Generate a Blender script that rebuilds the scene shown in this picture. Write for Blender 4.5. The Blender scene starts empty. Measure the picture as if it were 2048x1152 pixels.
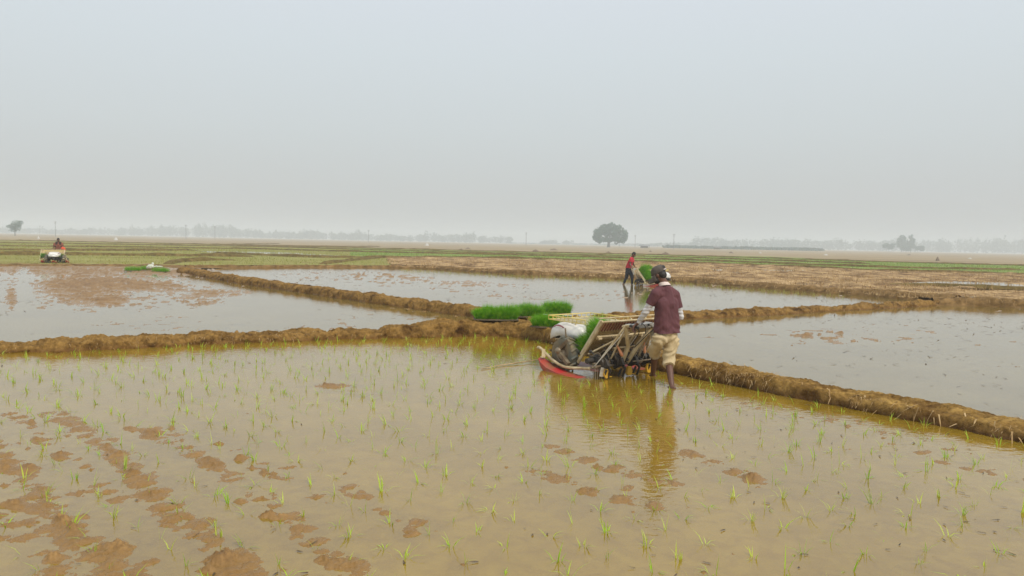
import bpy, bmesh, math, random
import numpy as np
from mathutils import Vector, Matrix
R = math.radians
random.seed(7); rng = np.random.default_rng(11)
SC = bpy.context.scene
COL = SC.collection

# ------------------------------------------------------------------ camera
CAM_H = 1.9
FPX = 1480.0                       # focal length in photo pixels (2048 wide)
HOR0, HORS = 464.0, 0.0203         # horizon line in the photo
roll = math.atan(HORS)
pitch = math.atan((576 - (HOR0 + HORS*1024))*math.cos(roll)/FPX)
Fv = Vector((0, math.cos(pitch), -math.sin(pitch)))
U0 = Vector((0, math.sin(pitch), math.cos(pitch)))
Rv = Vector((1,0,0))*math.cos(roll) + U0*math.sin(roll)
Uv = U0*math.cos(roll) - Vector((1,0,0))*math.sin(roll)
cd = bpy.data.cameras.new('camera'); cam = bpy.data.objects.new('camera', cd); COL.objects.link(cam)
cd.sensor_width = 36; cd.lens = 36*FPX/2048; cd.clip_start = 0.05; cd.clip_end = 9000
M = Matrix((Rv, Uv, -Fv)).transposed().to_4x4(); M.translation = Vector((0,0,CAM_H))
cam.matrix_world = M
SC.camera = cam

# ------------------------------------------------------------------ world, sun, exposure
SUN_EL, SUN_AZ = R(52), R(135)     # azimuth measured from +Y towards +X: behind the viewer, to the right
w = bpy.data.worlds.new('World'); SC.world = w; w.use_nodes = True
nt = w.node_tree; nt.nodes.clear()
def N(t, tree=None, **kw):
    n = (tree or nt).nodes.new(t)
    for k, v in kw.items(): setattr(n, k, v)
    return n
out = N('ShaderNodeOutputWorld'); bg = N('ShaderNodeBackground'); bg.inputs[1].default_value = 0.1
sky = N('ShaderNodeTexSky'); sky.sky_type = 'NISHITA'; sky.sun_disc = False
sky.sun_elevation = SUN_EL; sky.sun_rotation = SUN_AZ; sky.dust_density = 6; sky.air_density = 1; sky.ozone_density = 1
tc = N('ShaderNodeTexCoord'); sx = N('ShaderNodeSeparateXYZ'); ramp = N('ShaderNodeValToRGB')
nt.links.new(tc.outputs['Generated'], sx.inputs[0]); nt.links.new(sx.outputs[2], ramp.inputs[0])
def lin(r, g, b):
    f = lambda c: (c/255/12.92 if c <= 10 else ((c/255+0.055)/1.055)**2.4)
    return (f(r), f(g), f(b), 1)
e = ramp.color_ramp.elements
e[0].position = 0.0; e[0].color = lin(189,190,189)
e[1].position = 1.0; e[1].color = lin(222,230,236)
for p, c in ((0.05, (193,195,195)), (0.14, (202,208,210)), (0.24, (209,217,221)), (0.34, (215,222,229))):
    q = e.new(p); q.color = lin(*c)
sc10 = N('ShaderNodeVectorMath', operation='SCALE'); sc10.inputs[3].default_value = 10.0
nt.links.new(ramp.outputs[0], sc10.inputs[0])
mixs = N('ShaderNodeMixRGB'); mixs.inputs[0].default_value = 0.9
nt.links.new(sky.outputs[0], mixs.inputs[1]); nt.links.new(sc10.outputs[0], mixs.inputs[2])
nt.links.new(mixs.outputs[0], bg.inputs[0]); nt.links.new(bg.outputs[0], out.inputs[0])
sd = bpy.data.lights.new('sun', 'SUN'); sd.energy = 2.2; sd.angle = R(18); sd.color = (1, .95, .86)
so = bpy.data.objects.new('sun', sd); COL.objects.link(so)
sdir = Vector((math.sin(SUN_AZ)*math.cos(SUN_EL), math.cos(SUN_AZ)*math.cos(SUN_EL), math.sin(SUN_EL)))
so.rotation_euler = sdir.to_track_quat('Z', 'Y').to_euler(); so.location = (20,-20,40)
SC.view_settings.view_transform = 'Standard'; SC.view_settings.look = 'None'
SC.view_settings.exposure = 0.15; SC.view_settings.gamma = 1.0
SC.cycles.use_denoising = True
SC.cycles.max_bounces = 8; SC.cycles.transparent_max_bounces = 12; SC.cycles.volume_bounces = 2
SC.cycles.sample_clamp_indirect = 6

# ------------------------------------------------------------------ helpers
def hy(px): return HOR0 + HORS*px
def ray(px, py): return Fv*FPX + Rv*(px-1024) + Uv*(576-py)
def G(px, py, z=0.0):                       # where the sight line meets the level z
    d = ray(px, py); t = (z-CAM_H)/d.z
    return Vector((d.x*t, d.y*t, z))
def P(px, py, Y):                           # where the sight line meets the distance Y
    d = ray(px, py); t = Y/d.y
    return Vector((d.x*t, Y, CAM_H + d.z*t))
def proj(x, y, z):                          # numpy projection
    x = np.asarray(x, float); y = np.asarray(y, float); z = np.asarray(z, float) - CAM_H
    a = x*Fv.x + y*Fv.y + z*Fv.z; a = np.where(a < .05, .05, a)
    u = x*Rv.x + y*Rv.y + z*Rv.z; v = x*Uv.x + y*Uv.y + z*Uv.z
    return 1024 + FPX*u/a, 576 - FPX*v/a
def hash2(ix, iy, s):
    h = (ix.astype(np.int64)*374761393 + iy.astype(np.int64)*668265263 + s*974634777) & 0xffffffff
    h = ((h ^ (h >> 13))*1274126177) & 0xffffffff
    h = h ^ (h >> 16)
    return (h & 0xffffff)/float(0xffffff)
def vnoise(x, y, s=0):
    x = np.asarray(x, float); y = np.asarray(y, float)
    ix = np.floor(x); iy = np.floor(y); fx = x-ix; fy = y-iy
    fx = fx*fx*(3-2*fx); fy = fy*fy*(3-2*fy)
    a = hash2(ix, iy, s); b = hash2(ix+1, iy, s); c = hash2(ix, iy+1, s); d = hash2(ix+1, iy+1, s)
    return (a*(1-fx)+b*fx)*(1-fy) + (c*(1-fx)+d*fx)*fy
def fbm(x, y, s=0, o=4, lac=2.1, g=.5):
    t = 0; a = 1; n = 0
    for i in range(o):
        t = t + a*(vnoise(x, y, s+i*17)-.5); n += a; a *= g; x = x*lac+3.1; y = y*lac+1.7
    return t/n*2

def tag(o, label=None, cat=None, group=None, kind=None):
    if label: o['label'] = label
    if cat: o['category'] = cat
    if group: o['group'] = group
    if kind: o['kind'] = kind
    return o
def empty(name, loc, rz=0):
    o = bpy.data.objects.new(name, None); COL.objects.link(o); o.location = loc; o.rotation_euler = (0,0,rz)
    o.empty_display_size = .1
    return o
def link(name, me, mat, parent=None):
    o = bpy.data.objects.new(name, me); COL.objects.link(o)
    if mat: me.materials.append(mat)
    if parent: o.parent = parent
    return o
def tri_mesh(name, V, T, smooth=False):
    me = bpy.data.meshes.new(name); V = np.asarray(V, np.float32); T = np.asarray(T, np.int32)
    me.vertices.add(len(V)); me.vertices.foreach_set('co', V.ravel())
    k = T.shape[1]
    me.loops.add(T.size); me.loops.foreach_set('vertex_index', T.ravel())
    me.polygons.add(len(T)); me.polygons.foreach_set('loop_start', np.arange(0, T.size, k, dtype=np.int32))
    me.polygons.foreach_set('loop_total', np.full(len(T), k, np.int32))
    if smooth: me.polygons.foreach_set('use_smooth', np.ones(len(T), bool))
    me.update(); me.validate()
    return me
def copy_tree(o, parent=None):
    c = o.copy(); COL.objects.link(c)
    if parent: c.parent = parent; c.matrix_parent_inverse = o.matrix_parent_inverse
    for ch in list(o.children): copy_tree(ch, c)
    return c

# ------------------------------------------------------------------ materials
def base_mat(name):
    m = bpy.data.materials.new(name); m.use_nodes = True
    t = m.node_tree; b = t.nodes['Principled BSDF']
    return m, t, b
def pm(name, c1, c2=None, scale=8.0, rough=.6, bump=0.0, bscale=None, metal=0.0, detail=4, spec=.5):
    """Principled paint, cloth or metal broken up by object-space noise."""
    m, t, b = base_mat(name)
    tc = t.nodes.new('ShaderNodeTexCoord'); n = t.nodes.new('ShaderNodeTexNoise')
    n.inputs['Scale'].default_value = scale; n.inputs['Detail'].default_value = detail
    t.links.new(tc.outputs['Object'], n.inputs['Vector'])
    r = t.nodes.new('ShaderNodeValToRGB'); r.color_ramp.elements[0].position = .35; r.color_ramp.elements[1].position = .65
    c2 = c2 or tuple(x*.75 for x in c1)
    r.color_ramp.elements[0].color = (*c1[:3],1); r.color_ramp.elements[1].color = (*c2[:3],1)
    t.links.new(n.outputs[0], r.inputs[0]); t.links.new(r.outputs[0], b.inputs['Base Color'])
    b.inputs['Roughness'].default_value = rough; b.inputs['Metallic'].default_value = metal
    b.inputs['Specular IOR Level'].default_value = spec
    if bump:
        n2 = t.nodes.new('ShaderNodeTexNoise'); n2.inputs['Scale'].default_value = bscale or scale*3; n2.inputs['Detail'].default_value = 5
        t.links.new(tc.outputs['Object'], n2.inputs['Vector'])
        bp = t.nodes.new('ShaderNodeBump'); bp.inputs['Strength'].default_value = 1; bp.inputs['Distance'].default_value = bump
        t.links.new(n2.outputs[0], bp.inputs['Height']); t.links.new(bp.outputs[0], b.inputs['Normal'])
    return m
def mud_mat(name, dry, dark, wet, wet_z=.05, bump=.02, bscale=9, rough=.75, silt=None, nscale=2.3, pos=(.36,.62)):
    """earth: dry and dark lumps, shade painted into the pits, and a damp band where it meets the water"""
    m, t, b = base_mat(name); L = t.links.new
    g = t.nodes.new('ShaderNodeNewGeometry'); s = t.nodes.new('ShaderNodeSeparateXYZ'); L(g.outputs['Position'], s.inputs[0])
    n = t.nodes.new('ShaderNodeTexNoise'); n.inputs['Scale'].default_value = nscale; n.inputs['Detail'].default_value = 8; n.inputs['Roughness'].default_value = .65
    L(g.outputs['Position'], n.inputs['Vector'])
    r = t.nodes.new('ShaderNodeValToRGB'); r.color_ramp.elements[0].position = pos[0]; r.color_ramp.elements[1].position = pos[1]
    r.color_ramp.elements[0].color = (*dark,1); r.color_ramp.elements[1].color = (*dry,1); L(n.outputs[0], r.inputs[0])
    n2 = t.nodes.new('ShaderNodeTexNoise'); n2.inputs['Scale'].default_value = bscale; n2.inputs['Detail'].default_value = 9; n2.inputs['Roughness'].default_value = .7
    L(g.outputs['Position'], n2.inputs['Vector'])
    r2 = t.nodes.new('ShaderNodeValToRGB'); r2.color_ramp.elements[0].position = .3; r2.color_ramp.elements[1].position = .6
    r2.color_ramp.elements[0].color = (.38,.34,.28,1); r2.color_ramp.elements[1].color = (1,1,1,1); L(n2.outputs[0], r2.inputs[0])
    mu = t.nodes.new('ShaderNodeMixRGB'); mu.blend_type = 'MULTIPLY'; mu.inputs[0].default_value = 1; L(r.outputs[0], mu.inputs[1]); L(r2.outputs[0], mu.inputs[2])  # multiplies crevice shade into the colour where the bump noise dips
    ad = t.nodes.new('ShaderNodeMath'); ad.operation = 'MULTIPLY_ADD'; ad.inputs[1].default_value = .05; L(n.outputs[0], ad.inputs[0]); 
    sb = t.nodes.new('ShaderNodeMath'); sb.operation = 'SUBTRACT'; sb.inputs[1].default_value = .025; L(s.outputs[2], sb.inputs[0]); L(sb.outputs[0], ad.inputs[2])
    mr = t.nodes.new('ShaderNodeMapRange'); mr.inputs[1].default_value = 0.0; mr.inputs[2].default_value = wet_z; L(ad.outputs[0], mr.inputs[0])
    mx = t.nodes.new('ShaderNodeMixRGB'); mx.inputs[1].default_value = (*wet,1); L(mr.outputs[0], mx.inputs[0]); L(mu.outputs[0], mx.inputs[2])
    colo = mx.outputs[0]
    if silt:
        ms = t.nodes.new('ShaderNodeMapRange'); ms.inputs[1].default_value = -.034; ms.inputs[2].default_value = -.006; L(ad.outputs[0], ms.inputs[0])
        mz = t.nodes.new('ShaderNodeMixRGB'); mz.inputs[1].default_value = (*silt,1); L(ms.outputs[0], mz.inputs[0]); L(mx.outputs[0], mz.inputs[2]); colo = mz.outputs[0]
    L(colo, b.inputs['Base Color'])
    rr = t.nodes.new('ShaderNodeMapRange'); rr.inputs[3].default_value = .32; rr.inputs[4].default_value = rough; L(mr.outputs[0], rr.inputs[0]); L(rr.outputs[0], b.inputs['Roughness'])
    bp = t.nodes.new('ShaderNodeBump'); bp.inputs['Distance'].default_value = bump; L(n2.outputs[0], bp.inputs['Height']); L(bp.outputs[0], b.inputs['Normal'])
    b.inputs['Specular IOR Level'].default_value = .12
    if silt:
        mr.inputs[2].default_value = .05; b.inputs['Specular IOR Level'].default_value = .38
        rr.inputs[1].default_value = .1; rr.inputs[2].default_value = .7; rr.inputs[3].default_value = .24; bp.inputs['Strength'].default_value = .7
    return m
def water_mat(name, silt, silt2, clear=.4, ripple=.0022, rscale=7.0, rough=.03):
    """muddy water: silt in suspension over the mud below, mirror-like by Fresnel, very slightly rippled"""
    m, t, b = base_mat(name); t.nodes.remove(b); L = t.links.new
    o = t.nodes['Material Output']
    g = t.nodes.new('ShaderNodeNewGeometry')
    n = t.nodes.new('ShaderNodeTexNoise'); n.inputs['Scale'].default_value = .55; n.inputs['Detail'].default_value = 6; L(g.outputs['Position'], n.inputs['Vector'])
    r = t.nodes.new('ShaderNodeValToRGB'); r.color_ramp.elements[0].position = .38; r.color_ramp.elements[1].position = .62
    r.color_ramp.elements[0].color = (*silt,1); r.color_ramp.elements[1].color = (*silt2,1); L(n.outputs[0], r.inputs[0])
    n3 = t.nodes.new('ShaderNodeTexNoise'); n3.inputs['Scale'].default_value = 5.5; n3.inputs['Detail'].default_value = 7; n3.inputs['Roughness'].default_value = .7; n3.inputs['Distortion'].default_value = 1.2; L(g.outputs['Position'], n3.inputs['Vector'])
    r3 = t.nodes.new('ShaderNodeValToRGB'); r3.color_ramp.elements[0].position = .36; r3.color_ramp.elements[1].position = .60
    r3.color_ramp.elements[0].color = (.74,.68,.58,1); r3.color_ramp.elements[1].color = (1,1,1,1); L(n3.outputs[0], r3.inputs[0])
    mm = t.nodes.new('ShaderNodeMixRGB'); mm.blend_type = 'MULTIPLY'; mm.inputs[0].default_value = .8; L(r.outputs[0], mm.inputs[1]); L(r3.outputs[0], mm.inputs[2])  # fine silt tone also paints patchy sky gleam into the water colour
    df = t.nodes.new('ShaderNodeBsdfDiffuse'); L(mm.outputs[0], df.inputs[0])
    tr = t.nodes.new('ShaderNodeBsdfTransparent'); tr.inputs[0].default_value = (.97,.90,.72,1)
    mx = t.nodes.new('ShaderNodeMixShader'); mx.inputs[0].default_value = clear; L(df.outputs[0], mx.inputs[1]); L(tr.outputs[0], mx.inputs[2])
    mp = t.nodes.new('ShaderNodeMapping'); mp.inputs['Scale'].default_value = (1,1.6,1); L(g.outputs['Position'], mp.inputs[0])
    n2 = t.nodes.new('ShaderNodeTexNoise'); n2.inputs['Scale'].default_value = rscale; n2.inputs['Detail'].default_value = 3; L(mp.outputs[0], n2.inputs['Vector'])
    bp = t.nodes.new('ShaderNodeBump'); bp.inputs['Distance'].default_value = ripple; L(n2.outputs[0], bp.inputs['Height'])
    gl = t.nodes.new('ShaderNodeBsdfGlossy'); gl.inputs['Roughness'].default_value = rough; gl.inputs[0].default_value = (1,1,1,1); L(bp.outputs[0], gl.inputs['Normal'])
    fr = t.nodes.new('ShaderNodeFresnel'); fr.inputs[0].default_value = 1.85
    m2 = t.nodes.new('ShaderNodeMixShader'); L(fr.outputs[0], m2.inputs[0]); L(mx.outputs[0], m2.inputs[1]); L(gl.outputs[0], m2.inputs[2])
    L(m2.outputs[0], o.inputs[0])
    return m
def leaf_mat(name, cols, trans=.3, rough=.5, scale=40, byobj=False):
    m, t, b = base_mat(name); L = t.links.new
    r = t.nodes.new('ShaderNodeValToRGB'); r.color_ramp.interpolation = 'LINEAR'
    while len(r.color_ramp.elements) < len(cols): r.color_ramp.elements.new(.5)
    for i, c in enumerate(cols):
        r.color_ramp.elements[i].position = i/(len(cols)-1)*(.5 if not byobj else 1) + (.25 if not byobj else 0); r.color_ramp.elements[i].color = (*c,1)
    if byobj:
        oi = t.nodes.new('ShaderNodeObjectInfo'); L(oi.outputs['Random'], r.inputs[0])
    else:
        g = t.nodes.new('ShaderNodeNewGeometry'); n = t.nodes.new('ShaderNodeTexNoise'); n.inputs['Scale'].default_value = scale; n.inputs['Detail'].default_value = 3
        L(g.outputs['Position'], n.inputs['Vector']); L(n.outputs[0], r.inputs[0])
    L(r.outputs[0], b.inputs['Base Color']); b.inputs['Roughness'].default_value = rough; b.inputs['Specular IOR Level'].default_value = .3
    tl = t.nodes.new('ShaderNodeBsdfTranslucent'); L(r.outputs[0], tl.inputs[0])
    mx = t.nodes.new('ShaderNodeMixShader'); mx.inputs[0].default_value = trans; L(b.outputs[0], mx.inputs[1]); L(tl.outputs[0], mx.inputs[2])
    L(mx.outputs[0], t.nodes['Material Output'].inputs[0])
    return m
def field_mat(name, cols, scale=.35, stretch=(1,3,1), rough=.9, fine=3.0):
    """open field: patches of colour plus a finer grain"""
    m, t, b = base_mat(name); L = t.links.new
    g = t.nodes.new('ShaderNodeNewGeometry'); mp = t.nodes.new('ShaderNodeMapping'); mp.inputs['Scale'].default_value = stretch; L(g.outputs['Position'], mp.inputs[0])
    n = t.nodes.new('ShaderNodeTexNoise'); n.inputs['Scale'].default_value = scale; n.inputs['Detail'].default_value = 9; n.inputs['Roughness'].default_value = .68; L(mp.outputs[0], n.inputs['Vector'])
    r = t.nodes.new('ShaderNodeValToRGB')
    while len(r.color_ramp.elements) < len(cols): r.color_ramp.elements.new(.5)
    for i, c in enumerate(cols):
        r.color_ramp.elements[i].position = .3 + .4*i/(len(cols)-1); r.color_ramp.elements[i].color = (*c,1)
    L(n.outputs[0], r.inputs[0]); L(r.outputs[0], b.inputs['Base Color']); b.inputs['Roughness'].default_value = rough; b.inputs['Specular IOR Level'].default_value = .15
    n2 = t.nodes.new('ShaderNodeTexNoise'); n2.inputs['Scale'].default_value = fine; n2.inputs['Detail'].default_value = 6; L(g.outputs['Position'], n2.inputs['Vector'])
    bp = t.nodes.new('ShaderNodeBump'); bp.inputs['Distance'].default_value = .06; L(n2.outputs[0], bp.inputs['Height']); L(bp.outputs[0], b.inputs['Normal'])
    return m

MUD   = mud_mat('paddy mud', (.37,.210,.068), (.21,.107,.028), (.26,.142,.038), .035, .016, 26, .6, (.52,.33,.03))
BUND  = mud_mat('bund earth', (.31,.178,.050), (.085,.040,.010), (.15,.070,.014), .07, .036, 13, .9, None, 3.0, (.34,.52))  # dark tone paints crevice shade between the lumps
BUND2 = mud_mat('old bund earth with roots', (.48,.295,.085), (.15,.075,.016), (.085,.038,.008), .15, .032, 17, .9)  # damp colour carried up the front face, also painting its shade in
BUNDF = mud_mat('far bund earth', (.31,.19,.075), (.15,.085,.025), (.19,.105,.03), .05, .03, 5, .9)
WATER = water_mat('muddy water', (.575,.372,.040), (.47,.298,.026), .54, .0042, 9)
WATERF = water_mat('muddy water of the far paddies', (.34,.25,.075), (.28,.20,.05), .40, .0026, 6)

# ------------------------------------------------------------------ the bunds (earth walls between paddies)
def resample(pts, ds):
    pts = np.array([[p[0], p[1]] for p in pts]); d = np.r_[0, np.cumsum(np.hypot(*np.diff(pts, axis=0).T))]
    # smooth polyline by cubic-ish (Catmull) interpolation
    n = max(4, int(d[-1]/ds)); s = np.linspace(0, d[-1], n)
    k = np.searchsorted(d, s, side='right')-1; k = np.clip(k, 0, len(pts)-2)
    t = ((s-d[k])/(d[k+1]-d[k]))[:,None]
    p0 = pts[np.clip(k-1,0,None)]; p1 = pts[k]; p2 = pts[k+1]; p3 = pts[np.clip(k+2,None,len(pts)-1)]
    q = .5*((2*p1) + (-p0+p2)*t + (2*p0-5*p1+4*p2-p3)*t*t + (-p0+3*p1-3*p2+p3)*t**3)
    return q, s
def bund(name, toe, width, height, mat, ds=.05, nc=26, rough=.045, seed=1, top=.62, steep=.5, label=None, hfun=None, base=-.1):
    """toe = water line on the viewer's side; the wall lies behind it (to the left of the direction of travel)"""
    q, s = resample(toe, ds); n = len(q)
    T = np.gradient(q, axis=0); T /= np.linalg.norm(T, axis=1)[:,None]
    Nn = np.c_[-T[:,1], T[:,0]]
    v = np.linspace(0, 1, nc)
    prof = np.minimum(1, np.minimum(v/((1-top)*steep), (1-v)/((1-top)*(1-steep)))); prof = np.clip(prof, 0, 1)
    prof = np.sin(prof*np.pi/2)**.75
    wv = np.interp(s, np.linspace(0, s[-1], len(np.atleast_1d(width))), np.atleast_1d(width)) if np.ndim(width) else np.full(n, width)
    hv = np.interp(s, np.linspace(0, s[-1], len(np.atleast_1d(height))), np.atleast_1d(height)) if np.ndim(height) else np.full(n, height)
    off = v[None,:]*wv[:,None] + (.06*fbm(s*.9, s*0+seed, seed, 3)-.05)[:,None]*(1-v[None,:]*.3)
    X = q[:,0,None] + Nn[:,0,None]*off; Y = q[:,1,None] + Nn[:,1,None]*off
    hv2 = hv*(1 + .28*fbm(s*1.1, s*0+seed*3.3, seed+5, 3))
    Z = base + (hv2[:,None]-base)*prof[None,:]
    lump = fbm(X*3.4, Y*3.4, seed+9, 6, 2.1, .62); clod = np.abs(fbm(X*9, Y*9, seed+21, 5, 2.1, .65))
    amp = rough*np.clip(prof, .12, 1)[None,:]
    Z = Z + amp*(1.9*lump - 1.5*clod + .40)
    # lumps push the faces in and out as well
    side = (1-prof**2)[None,:]*rough*3.2*(fbm((s[:,None]*4.0), Z*9, seed+31, 5, 2.1, .62) - .5*np.abs(fbm(s[:,None]*9, Z*14, seed+33, 3)))
    X = X - Nn[:,0,None]*side; Y = Y - Nn[:,1,None]*side
    V = np.stack([X, Y, Z], -1).reshape(-1, 3)
    i = np.arange(n-1)[:,None]*nc + np.arange(nc-1)[None,:]
    Fq = np.stack([i, i+nc, i+nc+1, i+1], -1).reshape(-1, 4)
    o = link(name, tri_mesh(name, V, Fq, True), mat)
    tag(o, label, None, None, 'structure')
    return q, s, wv, hv2, Nn, o

B1 = [G(-420,722),G(-150,714),G(0,706),G(120,703),G(250,697),G(480,687),G(700,679),G(850,675),G(960,673),G(1040,676),G(1110,684)]
B2 = [G(1040,674),G(1100,686),G(1180,706),G(1270,728),G(1348,748),G(1430,764),G(1519,781),G(1605,799),G(1690,815),G(1861,847),G(2048,887),G(2230,932),G(2500,1010)]
B3 = [G(352,545),G(400,553),G(478,567),G(600,585),G(700,600),G(800,614),G(900,628),G(1000,645),G(1060,655)]
B4 = [G(1060,664),G(1150,656),G(1250,648),G(1360,640),G(1480,634),G(1600,627),G(1690,621),G(1790,616),G(1880,611),G(1930,608)]
B5 = [G(372,536),G(500,536),G(650,535),G(833,537),G(920,542),G(1016,548),G(1140,553),G(1260,559),G(1380,565),G(1520,577),G(1690,589),G(1800,598),G(1900,605)]
B5b= [G(1870,611),G(1930,612),G(2048,616),G(2200,624),G(2400,634)]
B6 = [G(-500,535),G(-200,534),G(0,533.5),G(180,533.5),G(300,534.5),G(372,536.5),G(470,536.5)]
bi = {}
bi[1] = bund('mud_bund', B1, .62, [.12,.12,.10,.15,.14,.13,.13,.16,.24,.26,.26], BUND, .025, 40, .056, 3, .55, .55, 'lumpy brown mud bund running from the left edge to the green seedling mats')
bi[2] = bund('mud_bund', B2, [.9,.85,.8,.78,.75,.72,.7,.7], [.25,.25,.21,.165,.135,.12,.12], BUND2, .022, 44, .040, 17, .62, .35, 'long mud bund with dry roots running from behind the transplanter to the right edge')
bi[3] = bund('mud_bund', B3, [.7,.75,.75,.7], [.22,.22,.2,.2,.22], BUND, .05, 26, .05, 29, .5, .5, 'smooth brown mud bund running back and left from the green seedling mats')
bi[4] = bund('mud_bund', B4, [.75,.7,.55,.5], [.22,.17,.14,.13,.17], BUND, .05, 26, .06, 37, .5, .5, 'mud bund with straw between the middle paddy and the right paddy')
bi[5] = bund('mud_bund', B5, [.9,.9,1.2,1.4,1.4], [.13,.13,.16,.2,.2,.2,.22], BUNDF, .09, 18, .06, 43, .6, .4, 'far bank of the middle paddy along the stubble field')
bi[7] = bund('mud_bund', B5b, 1.2, [.22,.24,.24], BUNDF, .08, 20, .06, 57, .6, .4, 'straw covered bank at the far side of the right paddy')
bi[6] = bund('mud_bund', B6, 2.6, .10, BUNDF, .12, 24, .03, 51, .3, .5, 'low brown bank at the far side of the left paddy')

# a low heap of earth where the bunds meet and the seedling mats lie
def mound(name, c, rx, ry, h, rz, mat, seed, label, kind='structure', n=110):
    u = np.linspace(-1.1, 1.1, n); X, Y = np.meshgrid(u, u)
    r = np.clip(1-(np.abs(X)**3+np.abs(Y)**3)**(1/3.0), -.1, 1)
    Z = h*np.clip(r*3.2, -.5, 1); Z = np.where(r > 0, h*np.sin(np.clip(r*3.0,0,1)*np.pi/2), r*1.2)
    wx = X*rx; wy = Y*ry
    xx = c[0] + wx*math.cos(rz) - wy*math.sin(rz); yy = c[1] + wx*math.sin(rz) + wy*math.cos(rz)
    Z = Z + .05*fbm(xx*3.5, yy*3.5, seed, 5)*np.clip(r*4,.1,1) - .03*np.abs(fbm(xx*9, yy*9, seed+4, 4))
    V = np.stack([xx, yy, Z-.01], -1).reshape(-1,3); i = np.arange(n-1)[:,None]*n + np.arange(n-1)[None,:]
    o = link(name, tri_mesh(name, V, np.stack([i,i+1,i+n+1,i+n], -1).reshape(-1,4), True), mat)
    return tag(o, label, None, None, kind)
cM = G(1030, 668); mound('earth_platform', (cM.x+.1, cM.y+.25), 1.15, .62, .27, R(4), BUND, 61, 'wide lump of mud where the bunds meet under the green seedling mats')

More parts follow.
